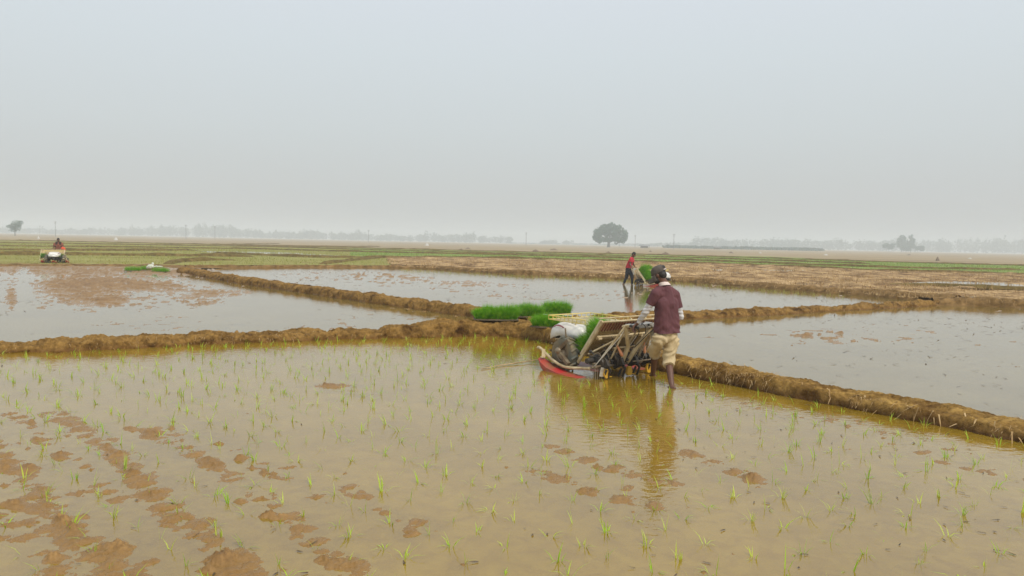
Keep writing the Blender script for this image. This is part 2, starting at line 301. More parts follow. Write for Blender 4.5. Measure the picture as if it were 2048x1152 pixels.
# ------------------------------------------------------------------ paddy mud (relief under and above the water)
def mud_sheet():
    ny, nx = 560, 1000
    inv = np.linspace(1/2.4, 1/64.0, ny); Yr = 1/inv
    a = np.linspace(-.86, .86, nx)
    X = Yr[:,None]*a[None,:]; Y = np.repeat(Yr[:,None], nx, 1)
    px, py = proj(X, Y, X*0); dy = np.clip(py-(HOR0+HORS*px), 1, None)
    k = dy/282.0                                      # pixel scale relative to 10 m
    H = -.042 + .014*fbm(X*.7, Y*.7, 2, 4)
    tex = fbm(X*3.6, Y*3.6, 5, 6, 2.2, .66); fine = fbm(X*13, Y*13, 15, 4, 2.2, .62); cl = fbm(X*9, Y*9, 8, 5, 2.2, .68) - .35*np.abs(fbm(X*17, Y*17, 28, 3))*(Y < 14)
    def seg(pts, wpx, amp, brk=1.0, s=0):
        nonlocal H
        D = np.full(X.shape, 1e9)
        for (x0,y0),(x1,y1) in zip(pts[:-1], pts[1:]):
            ex, ey = x1-x0, (y1-y0)*1.7; t = np.clip(((px-x0)*ex+(py-y0)*1.7*ey)/(ex*ex+ey*ey), 0, 1)
            D = np.minimum(D, np.hypot(px-(x0+t*ex), (py-y0)*1.7-t*ey))
        g = np.exp(-(D/(wpx*1.0))**2)
        g = np.clip(g*1.35, 0, 1)*np.clip(.95+.9*fbm(X*1.3, Y*1.3, 35, 3), 0, 1)
        H = H*(1-g) + g*(.26*(amp-.052) - .0045 + .016*brk*tex + .026*fine)
    def rut(pts, wd, level, lug=.012, seed=0):
        """a wheel or foot track: churned mud just at the water line, with the cross marks of the lugs"""
        nonlocal H
        q, S0 = resample([G(*p) for p in pts], .12)
        m_ = (Y < 13) & (X > q[:,0].min()-1.2) & (X < q[:,0].max()+1.2) & (Y > q[:,1].min()-1.2) & (Y < q[:,1].max()+1.2)
        xs, ys = X[m_], Y[m_]; D = np.full(xs.shape, 1e9); S = np.zeros(xs.shape)
        for k in range(len(q)):
            d = np.hypot(xs-q[k,0], ys-q[k,1]); u = d < D; D = np.where(u, d, D); S = np.where(u, S0[k], S)
        D = D*(1+.35*fbm(xs*2.2, ys*2.2, 41+seed, 3)); g = np.clip(1.15*np.exp(-(D/wd)**2), 0, 1)
        lg = np.sin(S*2*np.pi/.27 + 5*fbm(xs*1.5, ys*1.5, 43+seed, 3)); t2 = fbm(xs*5, ys*5, 45+seed, 5, 2.2, .68)
        ap = np.exp(-(D/(wd*2.1))**2); H[m_] = np.maximum(H[m_], -.048*(1-ap) + ap*(-.012 + .028*t2 + .008*fine[m_]))
        H[m_] = H[m_]*(1-g) + g*(level + lug*lg*np.exp(-(D/(wd*.8))**2) + .030*t2 + .020*fine[m_])
    def blob(x, y, rx, ry, amp, brk=1.0):
        nonlocal H
        g = np.exp(-(((px-x)/rx)**2+((py-y)/ry)**2))
        H += g*(amp*.80*(.72+.8*brk*tex) + .026*cl*brk + .022*fine)
    # wheel and foot tracks in the near paddy
    rut([(-90,810),(0,905),(55,965),(105,1035),(190,1105),(290,1190)], .14, .008, .010, 1)
    rut([(110,828),(200,885),(262,945),(330,1015),(400,1075),(490,1150)], .14, .005, .010, 2)
    rut([(300,858),(415,920),(490,980),(560,1025),(650,1095),(700,1140)], .13, .001, .010, 3)
    rut([(20,825),(110,890),(160,935),(230,1000)], .10, -.008, .014, 4)
    rut([(-60,1010),(60,1090),(160,1180)], .13, -.004, .012, 5)
    rut([(690,975),(770,1025),(860,1052)], .12, -.004, .010, 6); blob(820,1070,26,9,.06)
    rut([(1090,890),(1180,922),(1250,946),(1340,966)], .13, .000, .012, 7)
    rut([(1320,885),(1430,930),(1510,958)], .14, -.002, .012, 8)
    rut([(1080,945),(1190,988),(1260,1000),(1350,1016)], .14, .002, .010, 9)
    rut([(1440,792),(1540,818),(1700,848),(1850,884),(2060,938)], .17, -.012, .008, 10)
    rut([(1840,905),(1930,935),(2060,962)], .13, -.002, .010, 11)
    rut([(560,765),(640,772),(740,790)], .12, -.010, .008, 12)
    rut([(640,1000),(560,950),(470,900),(380,850)], .09, -.012, .014, 13)
    blob(2040,1035,40,16,.06); blob(1835,975,30,8,.045); blob(1380,905,22,8,.045)
    for (x,y,rx,ry) in ((70,882,18,7),(118,912,20,7),(60,935,16,6),(160,988,26,10),(545,952,20,7),(475,918,16,6),(245,1098,24,11),(550,988,16,6),(420,930,26,9),
                        (300,870,20,6),(350,820,14,4),(255,858,18,5),(660,1120,30,9),(430,1125,34,9),(20,1010,24,8),(700,770,30,5),(655,770,20,4),(1690,900,18,5),(1780,888,16,5),(1500,958,18,7),(1260,975,22,7)):
        blob(x,y,rx,ry,.068)
    for _ in range(150):
        x, y = random.uniform(0,2048), random.uniform(800,1150); q = (y-470)/400
        blob(x, y, random.uniform(6,16)*q, random.uniform(2,5)*q, random.uniform(.03,.06))
    # left paddy: exposed mud
    blob(150,585,120,30,.10,.8); blob(215,600,60,12,.075); blob(240,565,110,14,.085); blob(395,592,80,13,.085); blob(470,585,60,9,.075); blob(330,572,80,10,.07); blob(420,606,50,5,.06)
    blob(22,590,14,26,.075); blob(48,585,10,50,-.10); blob(380,616,16,4,.06); blob(120,537,420,11,.11,.5); blob(330,548,90,8,.06); blob(150,560,90,16,.05); blob(20,610,14,8,.05)
    # middle paddy
    seg([(740,553),(830,560),(930,566),(1050,573)], 13, .085,.8); blob(800,556,60,5,.04); blob(700,545,60,4,.035); blob(1140,582,60,3,.035)
    seg([(560,545),(700,548),(900,585),(1200,590),(1330,596)], 18, .024, 1.6)
    # right paddy
    blob(1620,672,60,10,.062); blob(1800,682,30,6,.065); blob(1720,680,50,5,.045); blob(1690,668,20,4,.05); blob(1980,690,80,7,.046); blob(1560,690,60,4,.035); blob(1880,720,70,5,.034); blob(2020,735,60,5,.04)
    # stubs and small lumps everywhere in the puddled far paddies
    far = np.clip((Y-11)/4, 0, 1)
    sp = fbm(X*4.2+40, Y*3.0, 77, 5); H += far*np.clip(np.clip(sp-.22, 0, 1)*.5, 0, .0445)*np.clip(.6+1.2*fbm(X*.3,Y*.2,79,3),0,1)
    V = np.stack([X,Y,H], -1).reshape(-1,3); i = np.arange(ny-1)[:,None]*nx + np.arange(nx-1)[None,:]
    o = link('paddy_mud', tri_mesh('paddy_mud', V, np.stack([i,i+1,i+nx+1,i+nx], -1).reshape(-1,4), True), MUD)
    tag(o, 'wet brown mud showing through the flooded paddies', None, None, 'structure')
mud_sheet()

def sheet(name, pts, mat, label, kind='structure', sub=None):
    bm = bmesh.new(); vs = [bm.verts.new(p) for p in pts]; f = bm.faces.new(vs)
    if f.calc_area() and f.normal.z < 0: f.normal_flip()
    bm.normal_update()
    if f.normal.z < 0: f.normal_flip()
    bmesh.ops.triangulate(bm, faces=[f])
    me = bpy.data.meshes.new(name); bm.to_mesh(me); bm.free()
    return tag(link(name, me, mat), label, None, None, kind)
def mid(b, f=.5, z=0):
    q, s, wv, hv, Nn, o = bi[b]; k = np.linspace(0, len(q)-1, 24).astype(int)
    return [Vector((q[j,0]+Nn[j,0]*wv[j]*f, q[j,1]+Nn[j,1]*wv[j]*f, z)) for j in k]
m1, m2, m3, m4, m5, m6, m7 = mid(1), mid(2), mid(3), mid(4), mid(5), mid(6), mid(7)
near_poly = [Vector((m1[0].x-6, 1.4, 0)), Vector((m2[-1].x+1, 1.4, 0))] + m2[::-1][:-4] + [Vector((cM.x+.3,cM.y+.2,0))] + m1[::-1][3:]
sheet('paddy_water', near_poly, WATER, 'shallow muddy water with rice seedlings in the near paddy')
sheet('paddy_water', m1[:-3] + [Vector((cM.x, cM.y+.3, .0))] + m3[::-1] + m6[::-1], WATERF, 'still water of the left paddy')
sheet('paddy_water', m3 + m4 + m5[::-1], WATERF, 'bright water of the middle paddy')
sheet('paddy_water', m2[2:] + [Vector((m2[-1].x+22, m2[-1].y+2, 0))] + m7[::-1] + m4[::-1][:-2], WATERF, 'bright water of the right paddy')

# ------------------------------------------------------------------ open land to the horizon
GROUND = field_mat('distant stubble plain', ((.22,.16,.085),(.31,.225,.125),(.37,.285,.17)), .02, (1,2.5,1))
def ring_ground():
    bm = bmesh.new(); s = 2600
    n = 40; grid = [[bm.verts.new((-s+2*s*i/n, -400+(s+400)*j/n, -.12)) for i in range(n+1)] for j in range(n+1)]
    for j in range(n):
        for i in range(n): bm.faces.new((grid[j][i],grid[j][i+1],grid[j+1][i+1],grid[j+1][i]))
    me = bpy.data.meshes.new('ground'); bm.to_mesh(me); bm.free()
    tag(link('ground', me, GROUND), 'flat tan stubble plain reaching the hazy horizon', None, None, 'structure')
ring_ground()
GREENF = field_mat('young rice field', ((.23,.165,.055),(.25,.235,.06),(.33,.30,.11)), .12, (1,3,1))
GREENR = field_mat('green rice field', ((.17,.17,.04),(.19,.25,.05),(.28,.28,.085)), .12, (1,3,1))
STRAWF = field_mat('straw littered field', ((.10,.055,.022),(.27,.165,.075),(.46,.32,.17)), .55, (1,1.7,1), fine=5)
BROWNF = field_mat('ploughed brown field', ((.14,.095,.045),(.20,.14,.07),(.24,.175,.095)), .25, (1,2,1))
def pl(pts, z): return [G(x, y, z) for x, y in pts]
L1 = [(-260,477.5),(0,480),(300,486),(512,490),(700,495),(1024,503),(1340,510),(1540,513),(1750,523),(2048,531),(2350,539)]
L2 = [(-260,513),(0,515),(300,515),(512,513),(700,512),(1024,519),(1340,527),(1540,532),(1750,542),(2048,549),(2350,556)]
zf = .06
sheet('rice_field', pl(L1[:5], zf) + pl(L2[:5][::-1], zf), GREENF, 'distant young rice fields on the left')
sheet('rice_field', pl(L1[4:], zf) + pl(L2[4:][::-1], zf), GREENR, 'distant green rice fields on the right')
Lb = [(-260,531),(0,529.5),(300,530),(372,531),(500,530),(650,530),(800,531)]
sheet('rice_field', pl([(-260,513),(0,515),(300,515),(512,513),(700,512),(790,514)], zf-.004) + pl(Lb[::-1], zf-.004), GREENF, 'narrow yellow green rice field behind the left paddy')
Ls = [(780,533.5),(833,534.5),(920,539.5),(1016,545.5),(1140,550.5),(1260,556),(1380,562),(1520,574),(1690,586),(1800,595),(1900,602),(1960,605),(2048,607),(2350,619)]
def stubble():
    poly = pl([(770,514)]+L2[5:], .0) + pl(Ls[::-1], .0); p = [(v.x, v.y) for v in poly]
    Yr = np.linspace(1/23.5, 1/85.0, 260)**-1; a = np.linspace(-.25, .95, 620); X = Yr[:,None]*a[None,:]; Y = np.repeat(Yr[:,None], 620, 1)
    k = inside(p, X.ravel(), Y.ravel()).reshape(X.shape)
    Z = .12 + .16*fbm(X*.45, Y*.6, 801, 5, 2.1, .6) + .05*np.clip(fbm(X*1.7, Y*1.7, 811, 4), 0, 1)*2
    Z = np.where(k, Z, -.4); i = np.arange(259)[:,None]*620 + np.arange(619)[None,:]
    Fq = np.stack([i,i+1,i+621,i+620],-1).reshape(-1,4); kk = k.ravel(); Fq = Fq[kk[Fq].all(1)]
    o = link('stubble_field', tri_mesh('stubble_field', np.stack([X,Y,Z],-1).reshape(-1,3), Fq, True), STUB)
    tag(o, 'brown straw littered field behind the middle and right paddies', None, None, 'structure')
STUB = mud_mat('straw littered earth', (.56,.38,.19), (.17,.095,.038), (.10,.06,.028), .10, .05, 6, .95, None, .55, (.40,.58))
sheet('paddy_water', pl([(395,502.5),(470,503),(560,504.5),(640,509),(720,513),(700,514.5),(600,514),(500,510.5),(430,506)], zf+.008), WATERF, 'distant strip of pale water left of centre')
sheet('paddy_water', pl([(1800,567),(1880,562),(2048,566),(2300,574),(2300,584),(2048,580),(1900,575)], .150), WATERF, 'pale puddle in the stubble field near the right edge')
sheet('paddy_water', pl([(1890,592),(1960,587),(2300,596),(2300,606),(2048,599)], .150), WATERF, 'narrow puddle along the bank near the right edge')
sheet('paddy_water', pl([(1420,538),(1560,536),(1640,543),(1560,548),(1450,545)], .125), WATERF, 'thin wet patch in the middle of the stubble field')
def ridge(pts, wd, h, mat, seed, z0=.0):
    q, s = resample([G(x,y,z0) for x,y in pts], .6); n = len(q)
    T = np.gradient(q, axis=0); T /= np.linalg.norm(T,axis=1)[:,None]; Nn = np.c_[-T[:,1],T[:,0]]
    v = np.linspace(-.5,.5,7); pf = np.cos(v*np.pi)**.7
    Z = z0-.05 + (h+.05)*pf[None,:]*((1+.35*fbm(s*.5,s*0+seed,seed,3))*np.clip(np.minimum(s,s[-1]-s)/3,0,1)**.5)[:,None] + .03*fbm(s[:,None]*1.5+v[None,:]*4, v[None,:]*6+s[:,None]*0, seed+3,3)
    off = v[None,:]*wd + (.3*fbm(s*.08,s*0,seed+7,2))[:,None]
    V = np.stack([q[:,0,None]+Nn[:,0,None]*off, q[:,1,None]+Nn[:,1,None]*off, Z], -1).reshape(-1,3)
    i = np.arange(n-1)[:,None]*7+np.arange(6)[None,:]
    tag(link('field_ridge', tri_mesh('field_ridge', V, np.stack([i,i+7,i+8,i+1],-1).reshape(-1,4), True), mat), 'low earth ridge between distant fields', None, None, 'structure')
RIDGE = mud_mat('grassy field ridge', (.21,.145,.045), (.12,.085,.022), (.15,.10,.03), .05, .04, 2.5, .95)
for k, (pts, wd, h) in enumerate((
    ([(-260,479),(0,481),(300,487),(700,496),(1024,504),(1340,511),(1750,524),(2048,532),(2350,540)], .9, .22),
    ([(-260,484),(0,486),(512,494),(700,499),(1024,507.5),(1340,515),(1750,529)], .8, .22),
    ([(-260,490),(0,493),(300,496),(512,499),(700,504),(1024,511),(1340,520),(1750,535),(2048,541)], .8, .24),
    ([(-260,498),(0,501),(200,502),(400,501.5)], .8, .26),
    ([(420,507.5),(520,511),(640,515.5),(820,516.5),(1024,518),(1340,527),(1540,532)], .8, .24),
    ([(-260,508),(0,510.5),(180,511),(370,513),(512,514)], 1.0, .3),
    ([(300,486.5),(420,489),(560,487.5)], .8, .2),
    ([(512,491),(640,493),(760,493)], .8, .2),
    ([(640,529),(700,522),(760,516)], .8, .22),
    ([(1540,532),(1750,542.5),(2048,550),(2350,557)], .9, .24),
    ([(1700,572),(1850,575),(2048,583),(2350,590)], .7, .22),
    ([(330,529),(360,524),(430,521),(480,521)], .9, .25),
    )): ridge(pts, wd, h, RIDGE, 100+k, .04)

# (the stubble field is built once inside() exists)
# ------------------------------------------------------------------ blades: rice seedlings, straw
def blades(base, h, az, lean, wd, seg=2, droop=.35):
    """ribbon blades: base (n,3), height, azimuth, lean (rad), width -> V,T"""
    n = len(base); d = np.c_[np.cos(az), np.sin(az), np.zeros(n)]; sd = np.c_[-np.sin(az), np.cos(az), np.zeros(n)]
    up = np.array([0,0,1.0])
    def at(t):
        a = lean*(1+droop*t*2)
        return base + (d*np.sin(a)[:,None] + up*np.cos(a)[:,None])*(h*t)[:,None]
    one = np.ones(n)
    if seg == 1:
        V = np.stack([base-sd*wd[:,None]/2, base+sd*wd[:,None]/2, at(one)], 1).reshape(-1,3)
        T = np.arange(n*3).reshape(-1,3)
        return V, T
    m = at(one*.55)
    V = np.stack([base-sd*wd[:,None]/2, base+sd*wd[:,None]/2, m-sd*wd[:,None]*.4, m+sd*wd[:,None]*.4, at(one)], 1).reshape(-1,3)
    i = np.arange(n)[:,None]*5
    T = np.concatenate([i+np.array([[0,1,3]]), i+np.array([[0,3,2]]), i+np.array([[2,3,4]])], 0)
    return V, T
def inside(poly, x, y):
    c = np.zeros(len(x), bool); n = len(poly); j = n-1
    for i in range(n):
        xi, yi, xj, yj = poly[i][0], poly[i][1], poly[j][0], poly[j][1]
        c ^= ((yi > y) != (yj > y)) & (x < (xj-xi)*(y-yi)/((yj-yi) if yj != yi else 1e-9)+xi); j = i
    return c
def scatter(poly, dens, maxY=1e9, thin=None):
    p = np.array([[v[0], v[1]] for v in poly]); lo = p.min(0); hi = p.max(0); hi[1] = min(hi[1], maxY)
    n = int((hi-lo).prod()*dens); n = min(n, 900000)
    x = rng.uniform(lo[0], hi[0], n); y = rng.uniform(lo[1], hi[1], n)
    k = inside(p, x, y)
    if thin: k &= rng.random(n) < thin(x, y)
    return x[k], y[k]

stubble()
RICEF = leaf_mat('far rice blades', ((.27,.28,.05),(.34,.33,.075),(.40,.36,.12)), .3, .6, 1.5)
RICEG = leaf_mat('far green rice blades', ((.18,.28,.035),(.24,.34,.05),(.32,.37,.09)), .3, .6, 1.5)
STRAW = leaf_mat('dry straw', ((.26,.15,.06),(.46,.30,.13),(.62,.46,.25)), .15, .8, 7)
def rice_stuff(name, polys, dens, mat, label, h=(.13,.22), z=.06, maxY=130, nb=3, wd=.022):
    Vs, Ts, o = [], [], 0
    for poly in polys:
        x, y = scatter(poly, dens, maxY, lambda X, Y: np.clip(45/Y, .12, 1)*np.clip(.65+.8*fbm(X*.12,Y*.3,91,3),.1,1))
        n = len(x)
        b = np.repeat(np.c_[x, y, np.full(n, z-.01)], nb, 0); b[:,:2] += rng.normal(0,.025,(n*nb,2))
        sc = np.repeat(np.clip(y/60,.8,1.8), nb)
        V, T = blades(b, rng.uniform(*h,n*nb), rng.uniform(0,6.283,n*nb), rng.uniform(.05,.5,n*nb), wd*sc, 1)
        Vs.append(V); Ts.append(T+o); o += len(V)
    return tag(link(name, tri_mesh(name, np.concatenate(Vs), np.concatenate(Ts)), mat), label, None, None, 'stuff')
polyL = pl(L1[:5], zf)+pl(L2[:5][::-1], zf); polyR = pl(L1[4:], zf)+pl(L2[4:][::-1], zf)
polyN = pl([(-260,513),(0,515),(300,515),(512,513),(700,512),(790,514)], zf)+pl(Lb[::-1], zf)
rice_stuff('young_rice', [polyL, polyN], 9, RICEF, 'yellow green young rice covering the distant fields on the left')
rice_stuff('young_rice', [polyR], 9, RICEG, 'green young rice covering the distant fields on the right')
polyS = pl([(770,514)]+L2[5:], .1)+pl(Ls[::-1], .1)
def straw_stuff():
    x, y = scatter(polyS, 26, 95, lambda X, Y: np.clip(30/Y,.1,1)*np.clip(.45+1.2*fbm(X*.35,Y*.5,191,4),.05,1)); n = len(x); nb = 3
    b = np.repeat(np.c_[x,y,np.full(n,.10)], nb, 0); b[:,:2] += rng.normal(0,.04,(n*nb,2))
    V1, T1 = blades(b, rng.uniform(.06,.32,n*nb), rng.uniform(0,6.283,n*nb), rng.uniform(.15,1.35,n*nb), rng.uniform(.015,.045,n*nb), 1, .1)
    tag(link('straw_litter', tri_mesh('straw_litter', V1, T1), STRAW), 'dry straw and stubble lying over the brown field', None, None, 'stuff')
straw_stuff()

# ------------------------------------------------------------------ mesh collector for built things
class B:
    def __init__(s): s.v = []; s.f = []
    def add(s, V, F):
        o = len(s.v); s.v += [tuple(p) for p in V]; s.f += [tuple(i+o for i in f) for f in F]; return s
    def box(s, c, size, rot=None, taper=1.0):
        hx, hy_, hz = size[0]/2, size[1]/2, size[2]/2; V = []
        for z, k in ((-hz,1),(hz,taper)):
            for x, y in ((-hx,-hy_),(hx,-hy_),(hx,hy_),(-hx,hy_)): V.append(Vector((x*k,y*k,z)))
        if rot is not None: V = [rot @ p for p in V]
        V = [p+Vector(c) for p in V]
        return s.add(V, [(3,2,1,0),(4,5,6,7),(0,1,5,4),(1,2,6,5),(2,3,7,6),(3,0,4,7)])
    def bar(s, p0, p1, wx, wy, up=(0,0,1)):
        p0 = Vector(p0); p1 = Vector(p1); d = p1-p0; l = d.length; z = d.normalized(); u = Vector(up)
        x = u.cross(z)
        if x.length < 1e-4: x = Vector((1,0,0)).cross(z)
        x.normalize(); y = z.cross(x); m = Matrix((x,y,z)).transposed()
        return s.box((p0+p1)/2, (wx,wy,l), m)
    def path(s, pts, r, n=8, caps=True):
        pts = [Vector(p) for p in pts]; rs = r if isinstance(r, (list,tuple)) else [r]*len(pts)
        V = []; prev = None
        for i, p in enumerate(pts):
            t = (pts[min(i+1,len(pts)-1)]-pts[max(i-1,0)]).normalized()
            if prev is None:
                a = Vector((0,0,1)) if abs(t.z) < .9 else Vector((1,0,0)); x = a.cross(t).normalized()
            else: x = (prev - t*prev.dot(t)).normalized()
            prev = x; y = t.cross(x)
            V += [p + (x*math.cos(6.28319*k/n)+y*math.sin(6.28319*k/n))*rs[i] for k in range(n)]
        F = [(i*n+k, i*n+(k+1)%n, (i+1)*n+(k+1)%n, (i+1)*n+k) for i in range(len(pts)-1) for k in range(n)]
        if caps: F += [tuple(range(n-1,-1,-1)), tuple(range((len(pts)-1)*n, len(pts)*n))]
        return s.add(V, F)
    def curve(s, pts, r, n=8, k=6):
        pts = [Vector(p) for p in pts]; o = []
        for i in range(len(pts)-1):
            p0,p1,p2,p3 = pts[max(i-1,0)],pts[i],pts[i+1],pts[min(i+2,len(pts)-1)]
            for j in range(k):
                t = j/k; o.append(.5*((2*p1)+(-p0+p2)*t+(2*p0-5*p1+4*p2-p3)*t*t+(-p0+3*p1-3*p2+p3)*t**3))
        o.append(pts[-1]); return s.path(o, r, n)
    def loft(s, rings, closed=True, caps=True):
        n = len(rings[0]); V = [p for r in rings for p in r]
        rg = range(n) if closed else range(n-1)
        F = [(i*n+k, i*n+(k+1)%n, (i+1)*n+(k+1)%n, (i+1)*n+k) for i in range(len(rings)-1) for k in rg]
        if caps and closed: F += [tuple(range(n-1,-1,-1)), tuple(range((len(rings)-1)*n, len(rings)*n))]
        return s.add(V, F)
    def ball(s, c, r, m=None, nu=14, nv=9):
        rr = r if isinstance(r, (tuple,list,Vector)) else (r,r,r); V = []; 
        for j in range(nv+1):
            th = math.pi*j/nv
            for i in range(nu):
                ph = 6.28319*i/nu; p = Vector((rr[0]*math.sin(th)*math.cos(ph), rr[1]*math.sin(th)*math.sin(ph), -rr[2]*math.cos(th)))
                V.append((m @ p if m is not None else p)+Vector(c))
        return s.add(V, [(j*nu+i, j*nu+(i+1)%nu, (j+1)*nu+(i+1)%nu, (j+1)*nu+i) for j in range(nv) for i in range(nu)])
    def lathe(s, c, axis, prof, n=24):
        axis = Vector(axis).normalized(); a = Vector((0,0,1)) if abs(axis.z) < .9 else Vector((1,0,0)); x = a.cross(axis).normalized(); y = axis.cross(x)
        rings = [[Vector(c)+axis*h+(x*math.cos(6.28319*k/n)+y*math.sin(6.28319*k/n))*r for k in range(n)] for r, h in prof]
        return s.loft(rings)
    def cap(s, p0, p1, r0, r1, n=14):
        """tapered capsule"""
        p0 = Vector(p0); p1 = Vector(p1); d = (p1-p0); l = d.length; z = d.normalized() if l > 1e-6 else Vector((0,0,1))
        a = Vector((0,0,1)) if abs(z.z) < .9 else Vector((1,0,0)); x = a.cross(z).normalized(); y = z.cross(x); rings = []
        for j in range(5):
            th = math.pi/2*(1-j/4.0); rings.append((p0 - z*r0*math.sin(th), max(r0*math.cos(th), 1e-4)))
        for j in range(5):
            th = math.pi/2*j/4.0; rings.append((p1 + z*r1*math.sin(th), max(r1*math.cos(th), 1e-4)))
        return s.loft([[c+(x*math.cos(6.28319*k/n)+y*math.sin(6.28319*k/n))*r for k in range(n)] for c, r in rings])
    def mesh(s, name, smooth=False, bevel=0.0):
        me = bpy.data.meshes.new(name); me.from_pydata(s.v, [], s.f); me.update()
        bm = bmesh.new(); bm.from_mesh(me); bmesh.ops.recalc_face_normals(bm, faces=bm.faces)
        if bevel:
            ed = [e_ for e_ in bm.edges if len(e_.link_faces) == 2 and e_.calc_face_angle(0) > .6]
            bmesh.ops.bevel(bm, geom=ed, offset=bevel, segments=2, affect='EDGES', profile=.6, clamp_overlap=True)
        bm.to_mesh(me); bm.free()
        if smooth: me.polygons.foreach_set('use_smooth', [True]*len(me.polygons))
        return me
    def build(s, name, mat, parent=None, smooth=False, bevel=0.0):
        me = s.mesh(name, smooth, bevel)
        if smooth and bevel == 0:
            try: me.set_sharp_from_angle(angle=R(42))
            except Exception: pass
        return link(name, me, mat, parent)
    def fuse(s, name, mat, parent=None, voxel=.008, smooth=4, wrinkle=None, hems=()):
        """union of overlapping solids as one continuous skin"""
        me = s.mesh(name); o = link(name, me, mat, parent)
        m = o.modifiers.new('r', 'REMESH'); m.mode = 'VOXEL'; m.voxel_size = voxel; m.use_smooth_shade = True
        m = o.modifiers.new('s', 'SMOOTH'); m.factor = .5; m.iterations = smooth
        dg = bpy.context.evaluated_depsgraph_get(); ev = o.evaluated_get(dg)
        nm = bpy.data.meshes.new_from_object(ev); o.modifiers.clear(); o.data = nm
        if not nm.materials: nm.materials.append(mat)
        if wrinkle:
            n = len(nm.vertices); co = np.empty(n*3, np.float32); nm.vertices.foreach_get('co', co); co = co.reshape(-1,3)
            no = np.empty(n*3, np.float32); nm.vertex_normals.foreach_get('vector', no); no = no.reshape(-1,3)
            d = wrinkle(co); co = co + no*d[:,None]
            for hp0, hn, hr in hems:
                q0 = co-np.array(hp0); dd = q0 @ np.array(hn); m_ = (dd > 0) & (np.linalg.norm(q0,axis=1) < hr); co[m_] -= np.array(hn)[None,:]*dd[m_][:,None]
            nm.vertices.foreach_set('co', co.ravel()); nm.update()
        nm.polygons.foreach_set('use_smooth', [True]*len(nm.polygons))
        bpy.data.meshes.remove(me)
        return o

# ------------------------------------------------------------------ rice transplanter
WHITE = pm('white hood paint', (.76,.75,.72), (.64,.61,.55), 4, .35, 0)
RED   = pm('red float plastic', (.46,.014,.022), (.27,.10,.045), 4, .4, .003)
CREAM = pm('cream painted steel', (.62,.51,.31), (.40,.29,.14), 7, .5, .002)
TABLE = pm('tan seedling table', (.46,.34,.16), (.33,.23,.095), 6, .6, .003)
MAROON= pm('maroon paint', (.22,.02,.035), (.16,.02,.03), 6, .5)
REDRIB= pm('red brown ribs', (.25,.05,.045), (.17,.05,.035), 9, .6)
DARK  = pm('grimy black metal', (.022,.019,.016), (.055,.042,.028), 9, .5, .003)
STEEL = pm('muddy grey steel', (.25,.20,.13), (.13,.085,.045), 10, .45, .002, metal=.3)
RODM  = pm('bright rod', (.62,.58,.5), (.4,.34,.25), 12, .35, 0, metal=.4)
TYRE  = pm('muddy paddy tyre', (.10,.112,.095), (.20,.15,.08), 7, .7, .006)
YELLOW= pm('yellow plastic', (.62,.36,.02), (.5,.27,.03), 9, .5)
RACKY = pm('yellow rack wire', (.72,.55,.10), (.68,.56,.24), 5, .45)
RACKW = pm('cream rack bars', (.66,.58,.38), (.5,.42,.25), 6, .5)
PEACH = pm('peach lever grip', (.66,.28,.12), (.55,.22,.1), 8, .5)
GREYP = pm('grey console plastic', (.46,.46,.43), (.35,.33,.29), 6, .4)
RUBBER= pm('black rubber', (.02,.02,.02), (.04,.035,.03), 10, .6)

